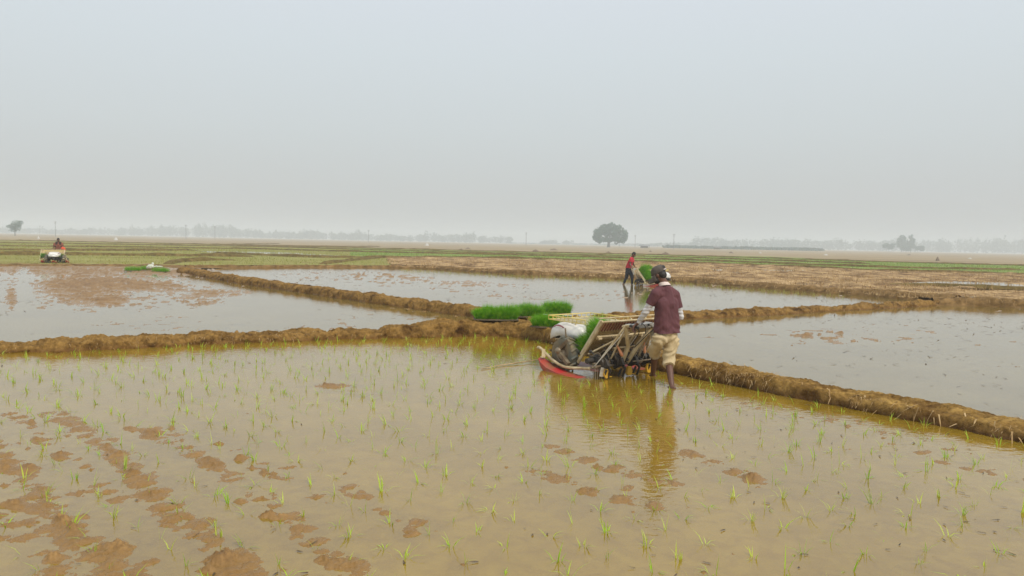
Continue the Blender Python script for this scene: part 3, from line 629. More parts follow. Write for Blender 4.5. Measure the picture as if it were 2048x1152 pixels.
TB0 = Vector((0,.03,.25)); TB1 = Vector((0,-.37,.79))       # seedling table: lower front edge, upper rear edge
TX0, TX1 = -.40, .86
def make_machine(label):
    root = empty('rice_transplanter', (0,0,0))
    tag(root, label, 'transplanter', 'walk-behind rice transplanters at work')
    # floats
    for x, y0, y1, hw in ((-.66,-.52,.62,.115),(0,-.42,.95,.15),(.66,-.52,.62,.115)):
        b = B(); rings = []
        for t, zb, zt, k in ((0,-.02,.0,.55),(.06,-.04,.028,.85),(.25,-.045,.045,1),(.6,-.045,.06,1),(.8,-.02,.10,.98),(.92,.05,.155,.85),(.985,.13,.19,.6),(1,.17,.195,.45)):
            y = y0+(y1-y0)*t*1.03; h = hw*k; zb -= .05*(1-t)+.02*t; zt -= .045*(1-t)+.03*t
            rings.append([Vector((x+sx*h*e_, y, z)) for sx, z, e_ in ((-1,zb,.8),(-1,(zb+zt)/2,1.0),(-1,zt-.008,.95),(-1,zt,.7),(1,zt,.7),(1,zt-.008,.95),(1,(zb+zt)/2,1.0),(1,zb,.8))])
        b.loft(rings); b.build('float', RED, root, True)
    # chassis and gearbox
    b = B(); b.box((0,.38,.30),(.26,.42,.2)); b.box((0,.05,.26),(.12,.5,.12)); b.path([(-.36,.32,.30),(.36,.32,.30)], .045, 12)
    b.path([(-.62,-.3,.24),(.62,-.3,.24)], .042, 12); b.box((0,.82,.3),(.12,.4,.07))
    for x in (-.45,-.15,.15,.45): b.box((x,-.33,.235),(.10,.22,.13))
    b.bar((-.3,.3,.3),(-.42,.1,.12),.05,.03); b.bar((.3,.3,.3),(.42,.1,.12),.05,.03)
    b.build('chassis', DARK, root, False, .008)
    b = B(); b.box((0,.68,.42),(.34,.40,.16)); b.box((-.05,.82,.46),(.22,.14,.1))
    for k in range(6): b.box((.185,.53+.055*k,.42),(.03,.012,.13))
    b.path([(.2,.9,.36),(.2,1.02,.36)], .05, 12); b.build('engine', DARK, root, False, .006)
    # hood
    b = B(); prof = ((.18,.20,.58,.50),(.26,.29,.64,.47),(.42,.34,.68,.45),(.60,.35,.69,.44),(.76,.33,.675,.42),(.87,.29,.635,.40),(.94,.235,.575,.39),(.985,.15,.50,.39))
    def hood_ring(y, hw, zt, zb, off=0.0, a0=0.0, a1=math.pi, n=17):
        r = []
        for k in range(n):
            a = a0+(a1-a0)*k/(n-1); c, s_ = math.cos(a), math.sin(a)
            # arched wheel cut-out on both flanks
            arch = .05*math.exp(-((y-.60)/.2)**2)
            zz = zb + arch*(abs(c)**3)
            r.append(Vector((-(hw+off)*math.copysign(abs(c)**.55, c), y, zz+(zt+off-zz)*s_**.6 if s_ > 0 else zz)))
        return r
    b.loft([hood_ring(*p) for p in prof], False)
    b.add(hood_ring(*prof[-1]), [tuple(range(17))]); b.add(hood_ring(*prof[0]), [tuple(range(16,-1,-1))])
    hood = b.build('hood', WHITE, root, True)
    sm = hood.modifiers.new('t', 'SOLIDIFY'); sm.thickness = .006; sm.offset = -1
    def hp(y):
        ys = [p[0] for p in prof]; return tuple(float(np.interp(y, ys, [p[i] for p in prof])) for i in (1,2,3))
    for side in (0, 1):                       # curved maroon flash on each flank
        b = B(); rings = []
        for t in np.linspace(0,1,14):
            y = .52+.38*t; hw, zt, zb = hp(y); wdt = .26*math.sin(math.pi*min(1,t*.93+.04))**.7
            c0 = .50+.24*math.sin(t*1.9); a0 = c0-wdt/2; a1 = c0+wdt/2
            if side: a0, a1 = math.pi-a0, math.pi-a1
            rings.append(hood_ring(y, hw, zt, zb, .004, a0, a1, 6))
        b.loft(rings, False); b.build('decal', MAROON, hood, True)
        b = B(); rings = []
        for t in np.linspace(0,1,8):
            y = .56+.18*t; hw, zt, zb = hp(y); c0 = .47+.14*t; a0 = c0-.035; a1 = c0+.045
            if side: a0, a1 = math.pi-a0, math.pi-a1
            rings.append(hood_ring(y, hw, zt, zb, .007, a0, a1, 3))
        b.loft(rings, False); b.build('decal_stripe', WHITE, hood, True)
    # wheels
    for x in (-.46, .46):
        wh = B(); wh.lathe((x,.34,.245),(1,0,0),[(.13,-.06),(.20,-.075),(.235,-.06),(.245,0),(.235,.06),(.20,.075),(.13,.06),(.12,0),(.13,-.06)], 36)
        for k in range(14):
            a = 6.28319*k/14
            pts = []
            for j in range(5):
                u = j/4-.5; aa = a+abs(u)*.5+u*.15; pts.append((x+u*.18, .34+math.cos(aa)*.25, .245+math.sin(aa)*.25))
            wh.path(pts, [.012,.02,.022,.02,.012], 6)
        wo = wh.build('wheel', TYRE, root, True)
        h = B(); sgn = -1 if x < 0 else 1
        h.lathe((x+sgn*.0,.34,.245),(sgn,0,0),[(.02,-.03),(.13,-.03),(.135,.055),(.115,.07),(.09,.06),(.07,.09),(.03,.095),(.02,.095)], 28)
        h.build('rim', STEEL, wo, True)
    # upright swing-cases beside the wheels
    for sgn in (-1,1):
        b = B(); b.bar((sgn*.57,.40,.28),(sgn*.5,.22,.47),.07,.05); b.bar((sgn*.56,.34,.27),(sgn*.58,.12,.13),.06,.05); b.ball((sgn*.57,.36,.30),.055)
        b.path([(sgn*.52,.2,.12),(sgn*.50,.3,.64)], .012, 8)
        b.build('swing_case', STEEL, root, True)
    # seedling table
    sl = TB1-TB0; L_ = sl.length; sd_ = sl.normalized(); nrm = Vector((0, sd_.z, -sd_.y)); nrm = nrm if nrm.y > 0 else -nrm   # faces forward and up
    rot = Matrix((Vector((1,0,0)), sd_, Vector((1,0,0)).cross(sd_))).transposed()
    b = B(); W = TX1-TX0; cx = (TX0+TX1)/2; c = (TB0+TB1)/2 + Vector((cx,0,0))
    b.box(c, (W, L_, .012), rot)
    n = 38
    for k in range(n):
        x = TX0+.02+(W-.04)*k/(n-1); p = Vector((x,0,0)); b.bar(TB0+p-nrm*.012+sd_*.02, TB1+p-nrm*.012-sd_*.17, .010, .014, nrm)
    tb = b.build('seedling_table', TABLE, root)
    b = B()
    for k in range(22):
        x = TX0+.02+(W-.04)*k/21; p = Vector((x,0,0)); b.bar(TB1+p-nrm*.013-sd_*.165, TB1+p-nrm*.013-sd_*.02, .013, .016, nrm)
    b.build('rib_panel', REDRIB, tb)
    b = B()
    for k in range(5):
        x = TX0+W*k/4; p = Vector((x,0,0)); b.bar(TB0+p+nrm*.03, TB1+p+nrm*.03, .014, .05, nrm)
    b.build('lane_divider', RACKW, tb)
    for x in (TX0-.02, TX1+.02):
        b = B(); p = Vector((x,0,0)); b.bar(TB0+p-sd_*.12-nrm*.01, TB1+p+sd_*.03-nrm*.01, .035, .045, nrm); b.build('side_rail', CREAM, tb, False, .006)
    b = B(); p0 = TB0+sd_*L_*.60-nrm*.04; b.bar(p0+Vector((TX0+.02,0,0)), p0+Vector((TX1-.02,0,0)), .05, .035, nrm); b.path([p0+Vector((TX0+.03,0,0))-nrm*.03, p0+Vector((TX0+.10,0,0))-nrm*.03], .02, 8)
    b.build('cross_bar', CREAM, tb, False, .006)
    b = B(); b.path([TB1+Vector((TX0-.02,0,.0))+nrm*.0, TB1+Vector((TX1+.02,0,0))], .014, 8); b.path([TB1+Vector((TX0-.02,.05,.05)), TB1+Vector((TX1+.02,.05,.05))], .009, 8)
    b.build('top_rail', CREAM, tb, True)
    # planting arms and the yellow fork guards
    for x in (-.45,-.15,.15,.45):
        b = B(); b.box((x,-.47,.19),(.05,.2,.10), Matrix.Rotation(R(-28),3,'X')); b.lathe((x-.045,-.42,.215),(1,0,0),[(.02,0),(.075,0),(.08,.02),(.08,.07),(.075,.09),(.02,.09)],18)
        b.bar((x+.03,-.40,.25),(x+.03,-.58,.13),.022,.04); b.bar((x+.03,-.58,.14),(x+.03,-.53,.005),.018,.03); b.bar((x-.03,-.56,.14),(x-.03,-.50,.01),.018,.03)
        b.path([(x,-.33,.32),(x+.02,-.48,.28),(x+.03,-.55,.2)], .016, 8); b.build('planting_arm', DARK, root, False, .004)
    for x in (-.44,.02,.44):
        b = B(); b.loft([[Vector((x+a,-.52+dy_,z)) for a, dy_ in ((-w_,-.02),(w_,-.02),(w_,.02),(-w_,.02))] for z, w_ in ((.145,.028),(.11,.04),(.075,.055),(.04,.05),(.012,.03))])
        b.box((x+.06,-.53,.03),(.07,.02,.012)); b.build('fork_guard', YELLOW, root, False, .006)
    # rear rails, brackets
    b = B(); b.path([(-.64,-.42,.165),(.64,-.42,.165)], .017, 10); b.path([(-.55,-.36,.20),(-.25,-.40,.20)], .018, 8); b.path([(.05,-.56,.215),(.5,-.56,.215)], .011, 8)
    b.path([(-.62,-.46,.17),(-.40,-.44,.185)], .02, 8); b.build('rear_rail', STEEL, root, True)
    b = B(); b.box((-.50,-.50,.10),(.09,.012,.13), Matrix.Rotation(R(12),3,'Y')); 
    for k in range(4): b.box((-.455,-.507,.055+.026*k),(.03,.012,.012))
    b.build('adjuster_plate', RODM, root, False, .003)
    b = B()
    for k in range(5): b.path([(-.60+.035*k,-.46,.15),(-.61+.04*k,-.48,-.03)], .006, 6)
    b.build('hanging_rod', STEEL, root, True)
    # side guard tubes at the front left and right
    for sgn in (-1,1):
        b = B(); b.curve([(sgn*.50,.92,.27),(sgn*.55,.80,.28),(sgn*.60,.45,.15),(sgn*.60,.15,.085),(sgn*.56,-.30,.13)], .022, 10)
        b.bar((sgn*.66,.60,.17),(sgn*.64,.62,.30),.05,.035); b.bar((sgn*.72,.58,.185),(sgn*.48,.66,.20),.03,.02); b.build('side_guard', CREAM, root, True)
    # handle tubes
    b = B()
    for sgn in (-1,1):
        b.path([(sgn*.50,-.36,.17),(sgn*.39,-.55,.48),(sgn*.29,-.72,.77)], .015, 10)
        b.path([(sgn*.30,-.40,.165),(sgn*.24,-.66,.70)], .013, 10)
        b.path([(sgn*.06,-.45,.20),(sgn*.10,-.60,.45),(sgn*.26,-.70,.70),(sgn*.29,-.72,.76)], [.034,.032,.028,.02], 12)
        b.curve([(sgn*.29,-.66,.75),(sgn*.29,-.74,.775),(sgn*.285,-.86,.775),(sgn*.28,-.94,.76)], .015, 10)
    b.path([(-.29,-.70,.75),(.29,-.70,.75)], .015, 10); b.path([(-.3,-.52,.43),(.3,-.52,.43)], .012, 8)
    b.build('handle_frame', CREAM, root, True)
    for sgn in (-1,1):
        b = B(); b.path([(sgn*.287,-.80,.776),(sgn*.28,-.95,.758)], .02, 12); b.build('grip', RUBBER, root, True)
    b = B(); b.path([(-.57,-.40,.17),(-.34,-.68,.62),(-.29,-.7,.72)], .006, 6); b.path([(-.54,-.40,.19),(-.34,-.62,.60)], .006, 6)
    for x0, x1 in ((-.18,.0),(.06,.16),(.12,.22),(.22,.30),(.34,.38)): b.path([(x0,-.46,.17),(x1,-.66,.60)], .006, 6)
    b.build('rod', RODM, root, True)
    b = B()
    for k, (p, q_) in enumerate((((-.40,-.15,.34),(-.46,-.45,.26)),((-.2,-.2,.42),(-.3,-.48,.24)),((.05,-.2,.4),(.0,-.5,.24)),((.3,-.2,.38),(.28,-.5,.22)),((.5,-.15,.36),(.47,-.46,.25)))):
        b = B(); b.path([p, q_], .016, 8); b.ball(p, .03); b.ball(q_, .024); b.build('linkage', DARK, root, True)
    b = B()
    for k in range(9):
        x = -.52+.13*k; b.curve([(x,-.30,.30),(x+.03,-.40,.36+.03*(k%3)),(x+.06,-.47,.25)], .007, 6)
    b.build('feed_spring', STEEL, root, True)
    for p, q_ in (((-.42,-.12,.30),(-.16,-.68,.66)),((.10,-.30,.26),(.0,-.66,.68)),((.42,-.36,.20),(.52,-.30,.55)),((-.52,-.2,.24),(.52,-.2,.24))):
        b = B(); b.path([p, q_], .013, 8); b.build('brace', CREAM, root, True)
    # console between the handles
    b = B(); b.box((-.12,-.70,.76),(.20,.12,.045)); b.box((.10,-.68,.75),(.24,.12,.06))
    rings = []
    for t in np.linspace(0,1,7):
        a = R(100)*t; cpt = Vector((.16+.14*math.sin(a), -.70, .68+.10*math.cos(a)))
        rings.append([cpt+Vector((dx,dy_,dz)) for dx,dy_,dz in ((-.02,-.05,-.02),(.02,-.05,.02),(.02,.05,.02),(-.02,.05,-.02))])
    b.loft(rings); b.bar((.305,-.70,.66),(.36,-.66,.5),.05,.04); b.build('console', GREYP, root, False, .008)
    b = B(); b.ball((.14,-.76,.765),.018); b.build('switch', RUBBER, root, True)
    b = B()
    for k, (p, q_) in enumerate((((-.29,-.84,.79),(-.05,-.60,.45)),((.29,-.84,.79),(.05,-.58,.42)),((-.27,-.80,.80),(.05,-.66,.72)),((.0,-.72,.80),(.25,-.6,.55)))):
        p = Vector(p); q_ = Vector(q_); m_ = (p+q_)/2+Vector((.05*(-1)**k,-.10,.06)); b.curve([p, m_, q_], .006, 6)
    b.build('cable', RUBBER, root, True)
    lv = B(); lv.path([(-.34,-.50,.60),(-.275,-.55,.47)], .007, 6); lo = lv.build('lever', STEEL, root, True)
    b = B(); b.path([(-.277,-.55,.475),(-.262,-.56,.44),(-.225,-.585,.36),(-.21,-.595,.325),(-.207,-.6,.315)], [.008,.013,.024,.022,.01], 10); b.build('lever_grip', PEACH, lo, True)
    lv = B(); lv.path([(.34,-.50,.60),(.30,-.55,.47)], .007, 6); lo = lv.build('lever', STEEL, root, True)
    b = B(); b.path([(.30,-.55,.475),(.29,-.56,.44),(.27,-.585,.36),(.26,-.595,.325)], [.008,.013,.024,.012], 10); b.build('lever_grip', PEACH, lo, True)
    # spare seedling rack over the hood
    b = B(); x0, x1, y0, y1, z0, z1 = -.40, .50, -.02, .80, .725, .785
    for z, r in ((z0,.008),(z1,.009)): b.path([(x0,y0,z),(x0,y1,z),(x1,y1,z),(x1,y0,z)], r, 6)
    for k in range(10): y = y0+(y1-y0)*k/9; b.path([(x0,y,z0),(x0,y,z1)], .006, 6); b.path([(x1,y,z0),(x1,y,z1)], .006, 6)
    for k in range(1,9): x = x0+(x1-x0)*k/9; b.path([(x,y1,z0),(x,y1,z1)], .006, 6)
    rk = b.build('spare_rack', RACKY, root, True)
    b = B()
    for k in range(9): x = x0+(x1-x0)*(k+.5)/9; b.path([(x,y0,z0),(x,y1,z0)], .009, 6)
    for y in (y0, .27, .54): b.path([(x0,y,z0-.012),(x1,y,z0-.012)], .009, 6)
    b.path([(.25,.4,.72),(.2,.4,.58)], .014, 6); b.path([(-.2,.4,.72),(-.2,.4,.6)], .014, 6); b.path([(.3,.05,.72),(.2,.1,.3)], .014, 6); b.path([(-.3,.05,.72),(-.2,.1,.3)], .014, 6)
    b.build('rack_bar', RACKW, rk, True)
    return root

GRASS = leaf_mat('seedling mat blades', ((.07,.25,.006),(.17,.43,.014),(.38,.62,.05)), .45, .5, 14)
SOIL  = pm('mat soil and roots', (.10,.07,.035), (.17,.12,.06), 25, .9, .006)
TRAY  = pm('thin dark tray', (.09,.075,.06), (.19,.145,.09), 8, .7)
def seedling_mat(label, size, nb, hgt, group, tray=True, seed=0, cols=None):
    r = np.random.default_rng(seed+300)
    root = empty('seedling_mat', (0,0,0)); tag(root, label, 'seedling mat', group)
    lx, ly = size
    b = B(); n = 12; rings = []
    for k in range(n+1):
        x = -lx/2+lx*k/n; wv_ = .012*math.sin(k*1.1+seed)
        rings.append([Vector((x,-ly/2+wv_,0.006)),Vector((x,ly/2+wv_,0.006)),Vector((x,ly/2-.01+wv_,.034)),Vector((x,-ly/2+.01+wv_,.034))])
    b.loft(rings); b.build('soil_mat', SOIL, root, True)
    if tray:
        b = B(); rings = []
        for k in range(n+1):
            x = -(lx+.06)/2+(lx+.06)*k/n; dz = .018*abs(k/n*2-1)**3
            y_ = ly/2+.03; rings.append([Vector((x,-y_,.012+dz)),Vector((x,-y_+.015,.002+dz*.5)),Vector((x,y_-.015,.002+dz*.5)),Vector((x,y_,.012+dz)),Vector((x,y_,.006+dz)),Vector((x,-y_,.006+dz))])
        b.loft(rings); b.build('tray', TRAY, root)
    x = r.uniform(-lx/2+.008, lx/2-.008, nb); y = r.uniform(-ly/2+.008, ly/2-.008, nb)
    edge = np.maximum(np.abs(x)/(lx/2), np.abs(y)/(ly/2))
    az = np.arctan2(y*lx, x*ly)+r.normal(0,1.1,nb); lean = np.clip(r.normal(.12,.10,nb)+.28*edge**6, .0, .8)
    h = hgt*(1+.18*r.normal(size=nb))*(1+.42*fbm(x*5+seed, y*5, 401+seed, 3))
    V, T = blades(np.c_[x,y,np.full(nb,.03)], np.clip(h,.05,.4), az, lean, r.uniform(.004,.0075,nb), 2, .5)
    link('blade_cover', tri_mesh('blade_cover', V, T), GRASS, root)
    return root

# main machine
TH = R(38)
m_lab = 'muddy white and red rice transplanter pushed by the man in the maroon shirt'
MACH = make_machine(m_lab); MACH.location = (1.385, 11.04, .0); MACH.rotation_euler = (0,0,TH)
def on_machine(pt, loc, th):
    return Vector(loc) + Matrix.Rotation(th, 3, 'Z') @ Vector(pt)
lane = (TX1-TX0)/4
slope = math.atan2(TB1.z-TB0.z, -(TB1.y-TB0.y))
def lane_mat(k, loc, th, label, length, seed, hgt=.17, nb=1500, frac=0.0):
    m = seedling_mat(label, (lane-.03, length), nb, hgt, 'seedling mats loaded on the transplanters', False, seed)
    sd_ = (TB1-TB0).normalized(); nrm = Vector((0, sd_.z, -sd_.y)); nrm = nrm if nrm.y > 0 else -nrm
    c = TB0 + sd_*(length/2+.02+frac) + nrm*.012 + Vector((TX0+lane*(k+.5),0,0))
    m.matrix_world = Matrix.Translation(Vector(loc)) @ Matrix.Rotation(th,4,'Z') @ Matrix.Translation(c) @ Matrix.Rotation(math.pi-slope,4,'X') @ Matrix.Rotation(math.pi,4,'X')
    # local z must point along the forward normal
    up = (Matrix.Rotation(th,3,'Z') @ nrm); x_ = Matrix.Rotation(th,3,'Z') @ Vector((1,0,0)); y_ = up.cross(x_)
    mm = Matrix((x_, y_, up)).transposed().to_4x4(); mm.translation = on_machine(c, loc, th); m.matrix_world = mm
    return m
lane_mat(0, MACH.location, TH, 'green seedling mat in the outer left lane of the near transplanter table', .52, 1, .20, 2000)
lane_mat(1, MACH.location, TH, 'green seedling mat in the second lane of the near transplanter table', .42, 2, .18, 1300)

# seedling mats on the earth platform
GRPM = 'seedling mats on the bund junction'
def put_mat(px, py, z, rz, size, nb, label, seed, hgt=.19):
    m = seedling_mat(label, size, nb, hgt, GRPM, True, seed); p = G(px, py, z); m.location = p; m.rotation_euler = (0,0,rz); return m
put_mat(992, 640, .30, R(2), (.86,.34), 4600, 'long dark green seedling mat at the left end of the bund junction', 11, .24)
put_mat(1058, 634, .285, R(8), (.56,.34), 3000, 'tall dark green seedling mat in the middle of the bund junction', 12, .25)
put_mat(1113, 628, .285, R(0), (.62,.30), 2600, 'straight edged bright seedling mat standing behind the others on the bund', 13, .22)
put_mat(1103, 655, .265, R(-14), (.72,.34), 3400, 'light green seedling mat on the bund just behind the white hood', 14, .21)

# ------------------------------------------------------------------ people
SKIN  = pm('dark skin', (.140,.058,.030), (.100,.040,.021), 9, .5)
SKIN2 = pm('brown skin', (.17,.075,.04), (.13,.055,.03), 9, .5)
HAIR  = pm('black hair', (.012,.010,.009), (.022,.018,.015), 30, .6, .004)
SHIRT = pm('maroon polo cloth', (.130,.043,.050), (.095,.030,.036), 5, .85, .002, 60)
COLLAR= pm('white collar cloth', (.72,.60,.55), (.62,.52,.46), 9, .85)
SLEEVE= pm('grey white sleeve cloth', (.62,.60,.58), (.44,.42,.42), 16, .85, .003, 50)
SHORT = pm('khaki shorts cloth', (.58,.46,.27), (.45,.34,.18), 5, .9, .003, 50)
CAPM  = pm('grey brown cap cloth', (.105,.085,.07), (.075,.06,.05), 14, .9, .002, 60)
REDSH = pm('red shirt cloth', (.52,.028,.045), (.42,.02,.035), 6, .85)
NAVY  = pm('dark navy trousers cloth', (.022,.025,.035), (.04,.038,.04), 6, .9)
RUST  = pm('rust brown shirt cloth', (.27,.09,.05), (.20,.065,.038), 6, .9)
VEST  = pm('dark vest cloth', (.055,.028,.022), (.04,.02,.018), 6, .9)
ORANGE= pm('orange cloth', (.70,.09,.025), (.55,.07,.03), 8, .9)
EYEM  = pm('eye white', (.6,.57,.52), (.5,.47,.42), 8, .3)
LIP   = pm('lip', (.10,.035,.03), (.08,.03,.025), 8, .5)

def hand(b, wr, dirv, palm_n, thumb_side, curl, grip=None, s=1.0):
    """palm and five fingers growing from the wrist along dirv; fingers curl towards palm_n"""
    d = dirv.normalized(); n = (palm_n - d*palm_n.dot(d)).normalized(); t = d.cross(n).normalized()*thumb_side
    pc = wr + d*.045*s
    b.cap(wr, wr+d*.035*s, .024*s, .027*s)
    for k in range(4):
        o = t*(.030-.020*k)*s; b.cap(wr+d*.02*s+o*.7, wr+d*.085*s+o, .015*s, .0125*s, 10)
    ln = (.040,.046,.043,.034)
    for k in range(4):
        p = wr + d*.085*s + t*(.030-.020*k)*s; a = 0
        for j in range(3):
            a += curl*(.75 if j == 0 else 1.0)*(1+.06*k); l = ln[k]*s*(1,.72,.58)[j]
            q = p + (d*math.cos(a)+n*math.sin(a))*l; b.cap(p, q, (.0105,.0095,.0088)[j]*s, (.0095,.0088,.0075)[j]*s, 8); p = q
    p = wr + d*.028*s + t*.026*s; dd = (d*.55+t*.75+n*.25).normalized()
    for j, l in enumerate((.04,.034,.028)):
        q = p + dd*l*s; b.cap(p, q, (.0135,.0115,.010)[j]*s, (.0115,.010,.0085)[j]*s, 8); p = q; dd = (dd*.6+n*.55*curl+d*.35).normalized()

def person(label, J, skin, voxel=.007, upper=None, lower=None, lower_to='knee', collar=None, sleeves=None, cap=None, hair=True, beard=False, build=1.0, vest=None):
    root = empty('person', (J['pel'].x, J['pel'].y, 0)); tag(root, label, 'person')
    inv = Matrix.Translation(-root.location)
    J = {k: (v - Vector(root.location) if k not in ('face','hl','hr','pl','pr') else v) for k, v in J.items()}
    g = build; b = B()
    hd = J['head']; f = J['face'].normalized(); up = (Vector((0,0,1))-f*f.z).normalized(); rt = f.cross(up).normalized()
    Mh = Matrix((rt, f, up)).transposed()
    def H(x, y, z): return hd + Mh @ Vector((x,y,z))
    b.ball(H(0,-.012,.025), (.072,.092,.095), Mh, 18, 12); b.ball(H(0,.022,-.045), (.058,.068,.068), Mh, 16, 10)
    b.ball(H(0,.055,-.088), (.033,.032,.024), Mh); b.cap(H(0,.088,.012), H(0,.106,-.026), .009, .014); b.ball(H(0,.078,.026), (.05,.022,.013), Mh)
    for s_ in (-1,1):
        b.ball(H(.076*s_,-.004,-.008), (.011,.022,.034), Mh); b.ball(H(.036*s_,.066,-.02), (.024,.022,.022), Mh)
    nb_ = J['neck']; b.cap(H(0,-.02,-.05), nb_, .052, .062)
    sl, sr, pel, ch = J['sl'], J['sr'], J['pel'], J['chest']
    b.cap(sl*.82+sr*.18, sr*.82+sl*.18, .07*g, .07*g); b.cap(ch, pel, .095*g, .09*g); b.cap(nb_, ch, .06, .10*g)
    ax = (sr-sl).normalized()
    for o in (-.07,.07): b.cap(ch+ax*o, pel+ax*o*.8, .082*g, .08*g)
    for s_, S in (('l','s'),('r','s')):
        sh, el, wr = J['s'+s_], J['e'+s_], J['w'+s_]
        b.cap(sh, el, .052*g, .041*g); b.cap(el, (el*.6+wr*.4), .042*g, .039*g); b.cap(el*.6+wr*.4, wr, .039*g, .025)
        hp_, kn, an, to = J['h'+s_+'p'], J['k'+s_], J['a'+s_], J['t'+s_]
        b.cap(hp_, kn, .078*g, .056*g); b.cap(kn, kn*.65+an*.35, .054*g, .053*g); b.cap(kn*.65+an*.35, an, .053*g, .034); b.cap(an, to, .04, .026); b.cap(an, an+(an-to)*.25-Vector((0,0,.02)), .035,.028)
        hand(b, wr, J['h'+s_], J['p'+s_], 1 if s_ == 'l' else -1, .62)
    b.fuse('body', skin, root, voxel, 3)
    # face details
    for s_ in (-1,1):
        e_ = B(); e_.ball(H(.03*s_,.082,.008), .011, None, 10, 7); e_.build('eye', EYEM, root, True)
        e_ = B(); e_.ball(H(.03*s_,.091,.008), .0055, None, 8, 6); e_.build('pupil', HAIR, root, True)
        e_ = B(); e_.cap(H(.015*s_,.094,.03), H(.048*s_,.084,.031), .005,.004, 8); e_.build('eyebrow', HAIR, root, True)
    e_ = B(); e_.ball(H(0,.089,-.056), (.024,.008,.008), Mh); e_.build('mouth', LIP, root, True)
    if hair:
        e_ = B(); e_.ball(H(0,-.02,.035), (.079,.094,.094), Mh, 20, 12); e_.ball(H(0,-.055,-.015), (.068,.056,.065), Mh, 16, 10); e_.fuse('hair', HAIR, root, max(.006,voxel*.8), 2)
    if beard:
        e_ = B(); e_.ball(H(0,.032,-.066), (.058,.062,.05), Mh, 16, 10)
        for s_ in (-1,1): e_.cap(H(.066*s_,.008,-.02), H(.048*s_,.045,-.075), .013,.02)
        e_.fuse('beard', HAIR, root, .007, 2)
    if cap:
        e_ = B(); rings = []
        for z, rx, ry, yo in ((.018,.086,.108,-.016),(.045,.088,.108,-.016),(.075,.084,.102,-.018),(.10,.072,.088,-.02),(.118,.052,.064,-.02),(.127,.026,.032,-.02),(.13,.004,.005,-.02)):
            rings.append([H(rx*math.cos(6.28319*k/32), yo+ry*math.sin(6.28319*k/32), z - .012*math.sin(6.28319*k/32)*(z < .05)) for k in range(32)])
        e_.loft(rings); co = e_.build('cap', cap, root, True)
        e_ = B(); rings = []
        for t in np.linspace(0,1,9):
            row = []
            for k in range(13):
                a = R(22)+R(136)*k/12; rr = 1+.72*t*math.sin((a-R(22))/R(136)*math.pi)**.8
                row.append(H(.086*math.cos(a)*(1+.12*t), -.016+.108*math.sin(a)*rr, .016-.012*math.sin(a)-.045*t*t-.022*t-.02*abs(math.cos(a))*t))
            rings.append(row)
        e_.loft(rings, False); br = e_.build('brim', cap, co, True); md = br.modifiers.new('t','SOLIDIFY'); md.thickness = .006
        e_ = B(); e_.loft([[H(.0885*math.cos(a)*k, -.018+.111*math.sin(a)*k, .03+.0*k+dz) for a in np.linspace(R(238),R(302),11)] for k, dz in ((1,.028),(.99,.05),(.93,.066))], False)
        e_.build('cap_opening', HAIR, co, True)
        e_ = B(); e_.loft([[H(.0895*math.cos(a), -.018+.1135*math.sin(a), dz) for a in np.linspace(R(236),R(304),11)] for dz in (.032,.044)], False)
        e_.build('strap', COLLAR, co, True)
    # shirt
    def wr_shirt(co): return .012*fbm(co[:,0]*9+co[:,2]*3, co[:,2]*6+co[:,1]*6, 501, 3) + .008*np.sin(co[:,2]*55+7*fbm(co[:,0]*6,co[:,1]*6+co[:,2]*3,511,2))*np.clip((.98-co[:,2])*3,0,1)
    b = B(); 
    lo_c = pel + Vector((0,0,-.03))
    for o in (-.085,-.045,0,.045,.085): b.cap(ch+ax*o, lo_c+ax*o*1.08-Vector((0,0,.0)), .116*g, .128*g, 16)
    b.cap(sl*.9+sr*.1, sr*.9+sl*.1, .078*g, .078*g, 16); b.cap(nb_*.8+ch*.2, ch, .085, .135*g, 16); b.cap((nb_+sl)/2, sl, .062,.07); b.cap((nb_+sr)/2, sr, .062,.07)
    for s_ in 'lr': b.cap(J['s'+s_], J['s'+s_]*.42+J['e'+s_]*.58, .074*g, .070*g, 16)
    hm = [(pel+Vector((0,0,.0)), Vector((0,0,-1)), .5)]
    for s_ in 'lr': hm.append((J['s'+s_]*.42+J['e'+s_]*.58, (J['e'+s_]-J['s'+s_]).normalized(), .14))
    so_ = b.fuse('shirt', upper, root, max(.007,voxel), 5, wr_shirt, hm)
    if vest:
        for o in (-.085,.085):
            b = B(); b.cap(ch+ax*o+Vector((0,0,.12)), lo_c+ax*o*1.1, .12*g, .122*g, 14); b.fuse('vest_panel', vest, so_, .012, 4)
    if collar:
        e_ = B(); n0 = nb_*.62+H(0,-.02,-.05)*.38; dn = (H(0,-.02,-.05)-nb_).normalized(); xx = ax; yy = dn.cross(xx)
        e_.loft([[n0+dn*h_+xx*math.cos(6.28319*k/24)*r_*1.05+yy*math.sin(6.28319*k/24)*r_ for k in range(24)] for r_, h_ in ((.085,-.05),(.078,-.025),(.068,.0),(.064,.002),(.068,-.02))], True, False)
        e_.build('collar', collar, so_, True)
    if sleeves:
        for s_ in 'lr':
            sh, el, wr = J['s'+s_], J['e'+s_], J['w'+s_]; b = B(); b.cap(sh*.55+el*.45, el, .058*g, .052*g, 16); b.cap(el, wr*.92+el*.08, .053*g, .036*g, 16)
            b.fuse('arm_sleeve', sleeves, root, max(.006,voxel), 4, lambda co: .005*fbm(co[:,0]*22+co[:,2]*8, co[:,2]*24, 521, 3)+.003*np.sin(co[:,2]*130))
    # lower garment
    hm = [((kn*.80+an*.20), (an-kn).normalized(), .2) for kn, an in ((J['kl'],J['al']),(J['kr'],J['ar']))] if lower_to == 'knee' else []
    b = B(); b.cap(pel+ax*-.07+Vector((0,0,.0)), pel+ax*.07+Vector((0,0,.0)), .108*g, .108*g, 16)
